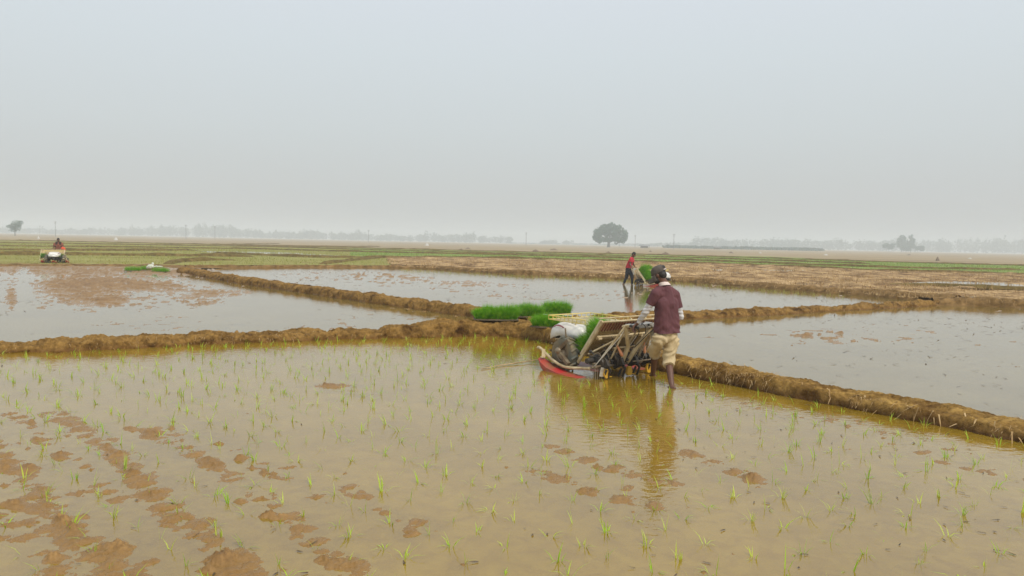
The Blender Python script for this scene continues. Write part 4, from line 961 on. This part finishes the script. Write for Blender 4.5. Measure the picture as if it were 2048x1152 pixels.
    for s_ in 'lr':
        hp_, kn, an = J['h'+s_+'p'], J['k'+s_], J['a'+s_]
        b.cap(pel-Vector((0,0,.02)), hp_, .102*g, .108*g, 16); b.cap(hp_, kn, .110*g, .092*g, 16)
        if lower_to == 'knee': b.cap(kn, kn*.70+an*.30, .088*g, .088*g, 16)
        else: b.cap(kn, kn*.25+an*.75, .075*g, .062*g, 16)
    b.fuse('shorts' if lower_to == 'knee' else 'trousers', lower, root, max(.008,voxel), 4, lambda co: .015*fbm(co[:,0]*8+co[:,1]*8, co[:,2]*9, 531, 3) + .008*np.sin(co[:,2]*48+9*fbm(co[:,0]*5,co[:,2]*4,541,2)), hm)
    return root

# the near man, walking behind the handles
hx = Matrix.Rotation(TH,3,'Z'); fw = hx @ Vector((0,1,0)); rtv = hx @ Vector((1,0,0))
ml = MACH.location
def onm(x, y, z): return ml + hx @ Vector((x,y,z))
gl_, gr_ = onm(-.285,-.88,.785), onm(.285,-.88,.785)
fr_ = G(1344,776); fl_ = G(1306,751)
J = dict(head=P(1317,550,10.12), face=Vector((-.80,.42,-.42)), neck=P(1330,572,10.10), chest=P(1333,607,10.10), pel=P(1334,665,10.14),
  sl=P(1311,588,10.00), sr=P(1351,590,10.22), el=P(1291,624,10.03), wl=gl_+Vector((.045,-.05,.055)), er=P(1361,634,10.22), wr=gr_+Vector((.05,-.03,.06)),
  hl=(fw*.55-Vector((0,0,.55))-rtv*.15), hr=(fw*.75-Vector((0,0,.35))), pl=(-Vector((0,0,.8))-fw*.5+rtv*.1), pr=(-Vector((0,0,1))-fw*.4),
  hlp=P(1319,677,10.06), hrp=P(1344,682,10.18), kl=P(1310,699,10.34), kr=P(1337,722,10.12), al=Vector((fl_.x,fl_.y,.0)), ar=Vector((fr_.x,fr_.y,.0)), tl=Vector((fl_.x,fl_.y,-.08))+fw*.15, tr=Vector((fr_.x,fr_.y,-.08))+fw*.15)
person('man in a maroon polo shirt, khaki shorts and grey cap wading behind the near transplanter', J, SKIN, .006, SHIRT, SHORT, 'knee', COLLAR, SLEEVE, CAPM, True, True, .91)

# the man in red and his machine, further back
TH2 = R(-116); ML2 = G(1298, 571); ML2.z = 0
MACH2 = copy_tree(MACH); MACH2.location = ML2; MACH2.rotation_euler = (0,0,TH2)
tag(MACH2, 'distant rice transplanter heaped with green seedlings pushed by the man in the red shirt')
for k in range(4):
    lane_mat(k, ML2, TH2, ['green seedling mat in the left lane of the table before the red-shirted man','green seedling mat in the second lane before the red-shirted man','green seedling mat in the third lane before the red-shirted man','green seedling mat in the lane nearest the camera before the red-shirted man'][k], .60, 20+k, .36, 1700)
h2 = Matrix.Rotation(TH2,3,'Z'); f2 = h2 @ Vector((0,1,0)); r2 = h2 @ Vector((1,0,0))
def onm2(x, y, z): return ML2 + h2 @ Vector((x,y,z))
Y2 = ML2.y; c2 = onm2(0,-.98,0)
def q2(a, bb, z): return c2 + f2*a + r2*bb + Vector((0,0,z))
J2 = dict(head=q2(.20,0,1.44), face=(f2*.75+Vector((0,0,-.6))), neck=q2(.11,0,1.31), chest=q2(.06,0,1.12), pel=q2(-.05,0,.80), sl=q2(.10,-.17,1.22), sr=q2(.10,.17,1.22),
  el=q2(.12,-.22,.98), wl=onm2(-.285,-.80,.86), er=q2(.10,.23,.98), wr=onm2(.285,-.80,.86), hl=f2-Vector((0,0,.6)), hr=f2-Vector((0,0,.6)), pl=-Vector((0,0,1))-f2*.3, pr=-Vector((0,0,1))-f2*.3,
  hlp=q2(-.05,-.09,.74), hrp=q2(-.05,.09,.74), kl=q2(.12,-.09,.36), kr=q2(-.10,.10,.36), al=q2(.12,-.09,-.02), ar=q2(-.24,.10,.02), tl=q2(.28,-.09,-.09), tr=q2(-.12,.10,-.09))
person('man in a red shirt and dark trousers bending behind the distant transplanter', J2, SKIN2, .012, REDSH, NAVY, 'ankle', None, None, None, True, False, .95)

# the far left man, machine coming towards the viewer
TH3 = R(180+22); ML3 = G(113, 527); ML3.z = 0.05
MACH3 = copy_tree(MACH); MACH3.location = ML3; MACH3.rotation_euler = (0,0,TH3)
tag(MACH3, 'distant rice transplanter facing the camera on the mud at the far left')
for k, (ll, fr) in enumerate(((.26,0),(.2,0),(.0,0),(.30,0))):
    if ll: lane_mat(k, ML3, TH3, ['dark green seedling mat on the right end of the far left transplanter table','short seedling mat in the second lane of the far left transplanter','','dark green seedling mat on the left end of the far left transplanter table'][k], ll, 40+k, .16, 600)
h3 = Matrix.Rotation(TH3,3,'Z'); f3 = h3 @ Vector((0,1,0)); r3 = h3 @ Vector((1,0,0))
def onm3(x, y, z): return ML3 + h3 @ Vector((x,y,z))
c3 = onm3(.05,-1.08,0)
def q3(a, bb, z): return c3 + f3*a + r3*bb + Vector((0,0,z))
J3 = dict(head=q3(.10,0,1.42), face=(f3*.8+Vector((0,0,-.45))), neck=q3(.04,0,1.27), chest=q3(.02,0,1.08), pel=q3(-.05,0,.76), sl=q3(.03,-.19,1.18), sr=q3(.03,.19,1.18),
  el=q3(.08,-.27,.95), wl=onm3(-.285,-.93,.84), er=q3(.08,.27,.95), wr=onm3(.285,-.93,.84), hl=f3-Vector((0,0,.6)), hr=f3-Vector((0,0,.6)), pl=-Vector((0,0,1))-f3*.3, pr=-Vector((0,0,1))-f3*.3,
  hlp=q3(-.05,-.09,.70), hrp=q3(-.05,.09,.70), kl=q3(.10,-.09,.34), kr=q3(-.10,.10,.34), al=q3(.10,-.09,-.04), ar=q3(-.30,.10,-.02), tl=q3(.24,-.09,-.1), tr=q3(-.18,.10,-.1))
person('man in a rust shirt and dark vest behind the far left transplanter', J3, SKIN2, .012, RUST, NAVY, 'ankle', None, None, None, True, False, 1.0, VEST)
b = B(); p = onm3(-.30,-.46,.86)
b.ball(p,(.13,.10,.13)); b.ball(p+Vector((.07,0,-.06)),(.09,.09,.12)); b.ball(p+Vector((-.05,0,.06)),(.08,.08,.09))
b = b.fuse('cloth_bundle', ORANGE, None, .02, 2, lambda co: .02*fbm(co[:,0]*14,co[:,2]*14,551,3)); tag(b, 'orange cloth bundle hung on the far left transplanter handle', 'cloth')

# mats, board and sack by the far left corner
for k, (px, py, rz, lab) in enumerate(((266,542,9,'yellow green seedling mat at the left of the far row by the white sack'),(295,540,-3,'seedling mat in the middle of the far row under the white sack'),(322,544,-10,'seedling mat at the right end of the far row by the white sack'))):
    m = seedling_mat(lab, (.74,.5), 900, .2, 'seedling mats by the far corner of the left paddy', False, 60+k); m.location = G(px, py, .03); m.rotation_euler = (0,0,R(rz))
b = B(); p = G(288,537,.16); b.box((p.x-.28,p.y+.35,.36),(.80,.28,.03), Matrix.Rotation(R(-7),3,'Y')); o = b.build('board', pm('pale board', (.50,.38,.22),(.40,.29,.16),6,.8), None, False, .006); tag(o, 'pale tray board lying across the far seedling mats', 'board')
b = B(); b.ball((p.x+.24,p.y+.2,.26),(.17,.12,.12)); b.ball((p.x+.33,p.y+.25,.36),(.06,.06,.14)); b.ball((p.x+.55,p.y+.35,.26),(.25,.10,.05)); b.ball((p.x+.12,p.y+.18,.22),(.1,.1,.08))
o = b.fuse('sack', pm('white plastic sack', (.62,.64,.55),(.48,.50,.38),9,.5), None, .02, 2, lambda co: .03*fbm(co[:,0]*11,co[:,2]*13+co[:,1]*5,561,3)); tag(o, 'crumpled white plastic sack on the far seedling mats', 'sack')

# ------------------------------------------------------------------ seedlings in the near paddy
RICEN = leaf_mat('rice seedling blades', ((.27,.50,.012),(.40,.60,.03),(.55,.64,.08),(.30,.40,.05)), .35, .45, 40, True)
def tuft_mesh(seed):
    r = np.random.default_rng(seed); thin = seed % 5 < 1; nb = int(r.integers(2,5)) if thin else int(r.integers(5,10)); s = r.uniform(.75,1.2); tilt = r.uniform(0,.5); ta = r.uniform(0,6.28)
    az = r.uniform(0,6.283,nb); lean = np.abs(r.normal(.40,.26,nb))
    if seed % 5 in (0,3): lean = np.abs(r.normal(.6,.35,nb))
    base = np.c_[r.normal(0,.008,nb), r.normal(0,.008,nb), np.full(nb,-.03)]
    V, T = blades(base, r.uniform(.065,.15,nb)*s+.03, az, np.clip(lean,0,1.35), r.uniform(.006,.0108,nb)*(.6 if thin else 1), 2, .6)
    V[:,0] += np.clip(V[:,2],0,1)*math.cos(ta)*tilt; V[:,1] += np.clip(V[:,2],0,1)*math.sin(ta)*tilt
    return V, T
tufts = [tri_mesh('rice_seedling', *tuft_mesh(k)) for k in range(24)]
for t in tufts: t.materials.append(RICEN)
npoly = [(v.x, v.y) for v in near_poly]
hd_ = Vector((-.72,.69)).normalized(); sd2 = Vector((hd_.y,-hd_.x)); spots = []
for i in range(-60, 60):
    for j in range(-70, 70):
        x = hd_.x*j*.27 + sd2.x*i*.31 + random.gauss(0,.03); y = 8 + hd_.y*j*.27 + sd2.y*i*.31 + random.gauss(0,.025)
        if random.random() < .06 or y < 3.4: continue
        px, py = proj(x, y, 0)
        if -60 < px < 2110 and 600 < py < 1190: spots.append((x, y, float(px), float(py)))
spots = [s for s, k in zip(spots, inside(npoly, np.array([s[0] for s in spots]), np.array([s[1] for s in spots]))) if k]
def clear(s):
    q, ss, wv, hv, Nn, o = bi[2]; d = np.min(np.hypot(q[:,0]-s[0], q[:,1]-s[1])); q1 = bi[1][0]; d1 = np.min(np.hypot(q1[:,0]-s[0], q1[:,1]-s[1]))
    l = hx.transposed() @ (Vector((s[0],s[1],0))-ml)
    return d > .12 and d1 > .06 and not (-.85 < l.x < .85 and -.75 < l.y < 1.25) and not (1110 < s[2] < 1500 and s[3] < 712) and s[1] < 15
spots = [s for s in spots if clear(s)]
spots.sort(key=lambda s: s[1])
for k, (x, y, px, py) in enumerate(spots[:300]):
    o = bpy.data.objects.new('rice_seedling', tufts[random.randrange(24)]); COL.objects.link(o); o.location = (x,y,0); o.rotation_euler = (0,0,random.uniform(0,6.28)); s = random.uniform(.66,.98); o.scale = (s,s,s)
    tag(o, 'small green rice seedling standing in the shallow muddy water of the near paddy', 'rice seedling', 'rice seedlings in the near paddy')
RICE1 = leaf_mat('rice seedling blades further back', ((.25,.44,.02),(.38,.53,.04),(.48,.58,.09)), .35, .5, 3)
Vs, Ts, o_ = [], [], 0
for (x, y, px, py) in spots[300:]:
    V, T = tuft_mesh(random.randrange(4000)); V = V*np.array([.95,.95,.95])+np.array([x,y,0]); Vs.append(V); Ts.append(T+o_); o_ += len(V)
if Vs: tag(link('rice_seedling', tri_mesh('rice_seedling', np.concatenate(Vs), np.concatenate(Ts)), RICE1), 'many small rice seedlings in the back of the near paddy', None, None, 'stuff')
# seedlings already planted along the far bank of the middle paddy
def bank_rice():
    poly = [G(*p) for p in ((800,539),(1016,550),(1260,561),(1380,567),(1520,579),(1690,592),(1690,597),(1520,586),(1380,574),(1260,567),(1016,556),(800,543))]
    x, y = scatter(poly, 14); n = len(x); nb = 4; b_ = np.repeat(np.c_[x,y,np.full(n,-.02)], nb, 0)
    V, T = blades(b_, rng.uniform(.10,.22,n*nb), rng.uniform(0,6.28,n*nb), rng.uniform(.05,.5,n*nb), rng.uniform(.006,.010,n*nb), 1)
    tag(link('rice_seedling_row', tri_mesh('rice_seedling_row', V, T), RICEF), 'thin rice seedlings along the far bank of the middle paddy', None, None, 'stuff')
bank_rice()

# ------------------------------------------------------------------ straw and roots on the bunds, bits floating on the water
def bund_straw():
    Vs, Ts, o = [], [], 0
    def add(V, T):
        nonlocal o
        Vs.append(V); Ts.append(T+o); o += len(V)
    for b_, n, face, ln in ((2, 1000, .75, .12), (1, 420, .6, .11), (4, 650, .6, .16), (7, 300, .5, .22), (3, 60, .5, .12), (5, 500, .4, .2)):
        q, s, wv, hv, Nn, ob = bi[b_]
        me = ob.data; co = np.empty(len(me.vertices)*3, np.float32); me.vertices.foreach_get('co', co); co = co.reshape(len(q), -1, 3); nc = co.shape[1]
        i = rng.integers(0, len(q), n*4); clump = fbm(s[i]*.9, s[i]*0+b_, 601+b_, 3)
        i = i[rng.random(len(i)) < np.clip(.25+1.6*clump, .03, 1)][:n]; n2 = len(i)
        fc = rng.random(n2) < face
        j = np.where(fc, rng.integers(int(nc*.06), max(int(nc*.26), int(nc*.06)+2), n2), rng.integers(int(nc*.2), int(nc*.85), n2))
        p = co[i, j].copy(); p[:,2] += .004
        outw = np.arctan2(-Nn[i,1], -Nn[i,0]) + rng.normal(0,.7,n2)
        lean = np.where(fc, rng.uniform(1.6,2.75,n2), rng.uniform(.9,1.55,n2)); az = np.where(fc, outw, rng.uniform(0,6.28,n2))
        p -= np.c_[np.cos(az), np.sin(az), np.zeros(n2)]*.0
        V, T = blades(p, rng.uniform(.3,1.3,n2)*ln, az, lean, rng.uniform(.003,.008,n2), 2, .05); add(V, T)
    # a few thick reed stubs sticking out of the right bund
    q, s, wv, hv, Nn, ob = bi[2]; me = ob.data; co = np.empty(len(me.vertices)*3, np.float32); me.vertices.foreach_get('co', co); co = co.reshape(len(q), -1, 3)
    for px in (1650,1660,1780,1790,1800,1812,1838,1862,1872,1890,1920,1932,1948,1960,1985,2010,2035,1590,1700,1715,1730):
        k = int(np.argmin(np.abs(proj(q[:,0],q[:,1],q[:,0]*0)[0]-px))); j = random.randint(5,11); n = 3
        p = np.repeat(co[k,j][None,:], n, 0)+rng.normal(0,.03,(n,3)); az = np.arctan2(-Nn[k,1],-Nn[k,0])+rng.normal(0,.9,n)
        V, T = blades(p, rng.uniform(.09,.24,n), az, rng.uniform(1.7,2.8,n), rng.uniform(.010,.02,n), 2, .02); add(V, T)
    tag(link('dry_straw', tri_mesh('dry_straw', np.concatenate(Vs), np.concatenate(Ts)), STRAW), 'dry straw and roots sticking out of the mud bunds', None, None, 'stuff')
bund_straw()
DEBRIS = leaf_mat('floating bits', ((.05,.035,.018),(.10,.065,.03),(.17,.12,.06)), .1, .7, 5)
def debris():
    Vs, Ts, o = [], [], 0
    polys = ((npoly, 16), ([(v.x,v.y) for v in (m1[:-3]+m3[::-1]+m6[::-1])], 6), ([(v.x,v.y) for v in (m3+m4+m5[::-1])], 6), ([(v.x,v.y) for v in (m2[2:]+[Vector((m2[-1].x+12,m2[-1].y+2,0))]+m7[::-1]+m4[::-1][:-2])], 5))
    for poly, d in polys:
        x, y = scatter(poly, d, 60, lambda X, Y: np.clip(.15+1.4*fbm(X*.25,Y*.25,701,3),.02,1)); n = len(x)
        b_ = np.c_[x,y,np.full(n,.006)]
        V, T = blades(b_, rng.uniform(.03,.16,n)*np.clip(y/12,.5,1.5), rng.uniform(0,6.28,n), rng.uniform(1.42,1.56,n), rng.uniform(.006,.022,n)*np.clip(y/10,.7,2), 2, .0)
        V[:,2] = np.clip(V[:,2], .004, 1); Vs.append(V); Ts.append(T+o); o += len(V)
    tag(link('floating_debris', tri_mesh('floating_debris', np.concatenate(Vs), np.concatenate(Ts)), DEBRIS), 'dark bits of straw floating on the paddy water', None, None, 'stuff')
debris()
b = B(); b.path([G(962,738,.012), G(1010,729,.018), G(1060,722,.03), G(1086,717,.06)], [.006,.008,.008,.006], 6); o = b.build('stick', STRAW, None, True); tag(o, 'thin pale stick lying on the water left of the near transplanter', 'stick')

# ------------------------------------------------------------------ trees, poles, sheds and heaps in the haze
BARK = pm('grey bark', (.10,.085,.07), (.06,.05,.04), 3, .9, .02)
CROWN = leaf_mat('tree leaves', ((.014,.066,.040),(.025,.095,.055),(.045,.13,.07)), .15, .6, .25)
CROWN2= leaf_mat('far tree leaves', ((.02,.05,.035),(.03,.07,.045),(.045,.085,.055)), .1, .7, .05)
def leaves(blobs, n, size, seed):
    r = np.random.default_rng(seed); P_ = []
    vol = np.array([b_[1][0]*b_[1][1]*b_[1][2] for b_ in blobs])**.75; cnt = (n*vol/vol.sum()).astype(int)
    for (c, rad), k in zip(blobs, cnt):
        d = r.normal(size=(k,3)); d /= np.linalg.norm(d,axis=1)[:,None]; rr = r.uniform(.35,1.0,k)**.5
        rr *= 1+.18*np.sin(d[:,0]*7+seed)*np.cos(d[:,2]*8); P_.append(np.array(c)+d*rr[:,None]*np.array(rad))
    P_ = np.concatenate(P_); m = len(P_)
    a = r.normal(size=(m,3)); a /= np.linalg.norm(a,axis=1)[:,None]; b_ = np.cross(a, r.normal(size=(m,3))); b_ /= np.linalg.norm(b_,axis=1)[:,None]
    s = size*r.uniform(.6,1.3,m)[:,None]
    V = np.stack([P_-a*s, P_+b_*s*.55, P_+a*s, P_-b_*s*.55], 1).reshape(-1,3); return V, np.arange(m*4).reshape(-1,4)
def tree(loc, label, trunk, blobs, n, size, seed, mat=CROWN, group=None):
    root = empty('tree', loc); tag(root, label, 'tree', group)
    b_ = B()
    for pts, rs in trunk: b_.path(pts, rs, 8)
    b_.build('trunk', BARK, root, True)
    V, T = leaves(blobs, n, size, seed); link('crown', tri_mesh('crown', V, T), mat, root)
    return root
# the big spreading tree
D = 520.0; k = D/FPX
tb = P(1217,492,D); tb.z = 0
def tp(px, py): return Vector(((px-1217)*k, 0, (492-py)*k))
rnd = np.random.default_rng(5)
blobs = []
for (px, py, rx, rz) in ((1200,462,12,9),(1194,470,9,9),(1208,454,14,9),(1222,452,14,9),(1236,456,13,9),(1246,464,10,9),(1247,473,8,8),(1232,468,12,8),(1213,466,12,9),(1222,460,18,10),(1201,477,8,6),(1240,478,8,6),(1226,474,8,5),(1191,464,6,8),(1250,468,5,8),(1209,477,10,6),(1220,479,12,5),(1198,480,7,5),(1236,479,9,6),(1246,478,6,7),(1190,474,5,6)):
    for dy_ in (-7,0,7):
        c = tp(px+rnd.normal(0,1), py+rnd.normal(0,1)); blobs.append(((c.x, dy_*.5+rnd.normal(0,1), c.z), (rx*k*(.9-.03*abs(dy_)), 4.0, rz*k*.85)))
trk = [([(0,0,-.3),(0,0,1.2),(0.1,0,3.4)],[1.3,.95,.8]), ([(0.1,0,3.2),(-1.5,.5,6.5),(-4,1,10),(-5.5,1,13)],[.6,.42,.25,.1]), ([(.1,0,3.2),(.5,-.6,7),(1.5,-1,12),(2,-1,15)],[.6,.42,.25,.1]),
       ([(0.1,0,2.9),(3,.3,4.8),(6.5,.4,6.6),(9,.4,9)],[.5,.36,.25,.1]), ([(-.1,0,3.2),(-2.8,-.4,4.8),(-6,-.3,6.5)],[.45,.3,.12]), ([(7.5,.4,6.8),(7.6,.4,3.5),(7.6,.4,-.2)],[.09,.08,.09])]
tree(tb, 'large broad-crowned tree standing alone on the plain right of centre', trk, blobs, 7000, .62, 21)
# the leaning tree far left
D = 430.0; k = D/FPX; tb = P(30,470,D); tb.z = 0
def tp(px, py): return Vector(((px-30)*k, 0, (470-py)*k))
blobs = []
for (px, py, rx, rz) in ((34,445,9,6),(40,444,6,4),(28,450,9,6),(22,452,8,4),(33,455,9,7),(27,458,7,5),(18,453,5,2.5),(37,450,7,5)):
    c = tp(px,py); blobs.append(((c.x,rnd.normal(0,.6),c.z),(rx*k,2.2,rz*k)))
tree(tb, 'small tree with a lopsided crown on the horizon at the far left', [([(0,0,-.2),(0,0,2.2),(.3,0,4.5)],[.28,.2,.14]),([(.2,0,3),(-1.6,.2,5)],[.1,.05]),([(.3,0,4),(1.4,0,7)],[.12,.05])], blobs, 1100, .36, 22)
# the cluster right of centre
for (px, top, bot, D, shape, lab, sd) in ((1803,470,502,800,'tall','tall narrow tree with a rounded top, left of the tall pair in the right clump',31),(1821,468,502,800,'tall','tall pointed tree, right of the tall pair in the right clump',32),
        (1778,484,502,790,'wide','low spreading tree at the left end of the right clump',33),(1836,487,502,790,'wide','low tree at the right end of the right clump',34),(1812,488,502,780,'wide','low bushy tree under the two tall trees of the right clump',35)):
    k = D/FPX; tb = P(px,bot,D); tb.z = 0; h = (bot-top)*k; bl = []
    if shape == 'tall':
        for j in range(9): t = .35+.62*j/8; rr = (5.4*(1-((t-.55)/.62)**2) if px == 1803 else 6.5*(1.08-t)**.8); bl.append(((rnd.normal(0,.8),rnd.normal(0,.8),t*h),(max(rr,.8),max(rr,.8),1.6)))
        tr_ = [([(0,0,-.2),(0,0,h*.5),(.2,0,h*.85)],[.4,.28,.08])]
    else:
        for j in range(9): bl.append(((rnd.normal(0,4.2 if px < 1800 else 3),rnd.normal(0,1.5),h*(.62+rnd.normal(0,.13))),(2.8,2.4,1.5)))
        tr_ = [([(0,0,-.2),(0,0,h*.6)],[.3,.15]),([(-3,0,-.2),(-2.6,0,h*.6)],[.25,.12]),([(2.5,.5,-.2),(2.4,.5,h*.6)],[.25,.12]),([(0,0,h*.4),(2.5,0,h*.7)],[.12,.06])]
    tree(tb, lab, tr_, bl, 1700, .75, sd, CROWN, 'trees of the clump right of centre')
# the far tree line: one hazy mass
def treeline(name, spans, D0, label, seed):
    r = np.random.default_rng(seed); bl = []
    for (x0, x1, tl, tr_) in spans:
        k = D0/FPX; n = int((x1-x0)/2.2)
        for i in range(n):
            px = r.uniform(x0,x1); t = (px-x0)/(x1-x0); Hh = (hy(px) - (tl+(tr_-tl)*t) + 3)*k; Hh *= 1+.30*float(fbm(np.array([px*.05]),np.array([seed*1.0]),seed,3)[0]) + r.normal(0,.10)
            Hh = max(Hh, 1.5); D = D0*r.uniform(.97,1.1); X = P(px,480,D).x
            bl.append(((X,D,Hh*.52),(r.uniform(3.5,8),6,Hh*.5)))
            if r.random() < .16: bl.append(((X,D,Hh*1.02),(r.uniform(1.2,2.6),2,Hh*.22)))
    V, T = leaves(bl, len(bl)*55, 1.5, seed); tag(link(name, tri_mesh(name, V, T), CROWN2), label, None, None, 'stuff')
treeline('far_trees', ((-80,250,458,460),(240,330,456,456),(320,480,452,455),(440,520,456,462)), 1350, 'pale blue line of far trees on the left horizon', 71)
treeline('far_trees', ((510,640,464,464),(600,720,464,466),(700,860,468,474),(850,1020,468,476),(1080,1110,482,482),(1130,1145,482,482),(1010,1300,487,489)), 1350, 'pale blue line of far trees along the middle horizon', 72)
treeline('far_trees', ((1300,1390,488,486),(1385,1460,478,480),(1440,1600,481,480),(1580,1700,479,484),(1690,1780,485,486),(1770,1900,484,483),(1880,2130,482,482)), 1250, 'pale blue line of far trees on the right horizon', 73)
treeline('low_hedge', ((1340,1640,499,499),), 640, 'dark low hedge on the plain below the right horizon', 74)
# poles
POLE = pm('grey concrete pole', (.24,.24,.24), (.17,.17,.17), 3, .8)
for px, yt, yb, lab in ((111,441,472,'utility pole rising behind the far left transplanter'),(210,453,471,'small utility pole between the far left man and the sack'),(372,450,479,'tall utility pole left of the distant water strip'),(430,452,479,'utility pole above the distant water strip'),(737,462,487,'thin utility pole on the plain left of centre'),
        (1052,465,492,'utility pole left of the large lone tree'),(1270,468,494,'utility pole just right of the large lone tree'),(1347,471,502,'pale utility pole above the maroon-shirted man'),(80,452,471,'short utility pole right of the lopsided tree')):
    D = 8.5*FPX/(yb-yt); p = P(px,yb,D); p.z = 0; root = empty('utility_pole', p); tag(root, lab, 'pole', 'utility poles across the plain')
    b = B(); b.path([(0,0,-.3),(0,0,8.5)], [.15,.10], 8); b.build('shaft', POLE, root, True)
    b = B(); b.box((0,0,7.9),(1.5,.10,.14)); b.box((0,0,7.2),(1.1,.10,.12)); b.build('cross_arm', POLE, root)
    b = B()
    for x in (-.65,0,.65): b.lathe((x,0,8.0),(0,0,1),[(.03,0),(.08,.03),(.06,.1),(.08,.14),(.02,.22)],8)
    b.build('insulator', POLE, root, True)
# straw heaps
HEAP = pm('grey straw heap', (.22,.15,.09), (.15,.10,.06), .8, .95, .1, 3)
def heap(px, py, wpx, hpx, lab, mat=HEAP, name='straw_heap', cat='heap', grp='straw heaps on the plain'):
    p = G(px, py, -.05); k = p.y/FPX; b_ = B(); r_ = np.random.default_rng(int(px)); n = 20; rings = []
    for t, s in ((0,1),(.25,.92),(.5,.72),(.75,.45),(.92,.2),(1,.03)):
        rings.append([Vector((math.cos(a)*wpx*k*.5*s*(1+.12*r_.normal()), math.sin(a)*wpx*k*.4*s, -.15+(hpx*k+.15)*t*(1+.06*r_.normal()))) for a in np.linspace(0,6.283,n,False)])
    b_.loft(rings); o = b_.build(name, mat, None, True); o.location = (p.x,p.y,p.z); return tag(o, lab, cat, grp)
for a in ((1071,503,16,4,'low straw heap left of the large tree, the darkest of the row'),(1108,500,16,3,'flat straw heap between the pole and the large tree'),(1217,507,15,4,'straw heap straight in front of the large tree'),(1331,508,16,4,'straw heap right above the maroon-shirted man'),(1301,503,8,2,'tiny straw heap right of the large tree'),
          (922,500,12,3,'straw heap on the pinkish plain left of centre'),(936,497,12,2,'flat straw heap behind the left of centre heap'),(1462,506,10,3,'small straw heap at the end of the dark hedge'),(1875,521,8,7,'dark upright straw heap on the right of the plain'),(1818,510,8,2,'low straw heap below the right clump of trees')): heap(*a)
PALE = pm('pale heap', (.62,.60,.56), (.5,.48,.44), 2, .9)
for a in ((854,491,8,4,'small white heap on the plain left of centre'),(1521,506,5,2,'small white bundle below the right horizon'),(1652,510,8,2,'white bundle on the plain left of the right clump'),(1940,517,8,1.6,'flat white bundle on the plain near the right edge'),(232,480,8,5,'white bundle on the plain at the left'),(77,477,5,4,'small pale bundle left of the far left man')):
    heap(*a, mat=PALE, name='pale_bundle', cat='bundle', grp='pale bundles on the plain')
# small sheds
def shed(px, py, wpx, hpx, D, lab):
    k = D/FPX; p = P(px,py,D); p.z = 0; root = empty('shed', p); tag(root, lab, 'shed', 'open sheds on the plain'); w_, h_ = wpx*k, hpx*k
    b_ = B(); b_.loft([[Vector((-w_/2,-2,h_*.62)),Vector((w_/2,-2,h_*.62)),Vector((w_/2,2,h_*.62)),Vector((-w_/2,2,h_*.62))],[Vector((-w_/2,-.1,h_)),Vector((w_/2,-.1,h_)),Vector((w_/2,.1,h_)),Vector((-w_/2,.1,h_))]]); b_.build('roof', POLE, root)
    b_ = B(); b_.box((0,1,h_*.3),(w_*.7,1.6,h_*.6)); b_.build('wall', HEAP, root)
    for x in (-.42,.42):
        b_ = B(); b_.path([(x*w_,-1.5,-.2),(x*w_,-1.5,h_*.63)], .12, 6); b_.build('post', BARK, root)
shed(1289,496,20,7,480,'low open shed right of the large lone tree')
shed(1434,499,16,6,520,'low shed at the left end of the dark hedge')

# ------------------------------------------------------------------ haze
def haze():
    b_ = B(); b_.box((0,850,12.5),(4800,2300,29)); o = b_.build('haze', None); tag(o, 'pale haze over the plain', None, None, 'stuff')
    m = bpy.data.materials.new('haze air'); m.use_nodes = True; t = m.node_tree; t.nodes.clear()
    ou = t.nodes.new('ShaderNodeOutputMaterial'); v = t.nodes.new('ShaderNodeVolumePrincipled')
    v.inputs['Color'].default_value = (.895,.955,.995,1); v.inputs['Density'].default_value = .00108; v.inputs['Anisotropy'].default_value = 0
    t.links.new(v.outputs[0], ou.inputs['Volume']); o.data.materials.append(m); o.display_type = 'WIRE'
haze()
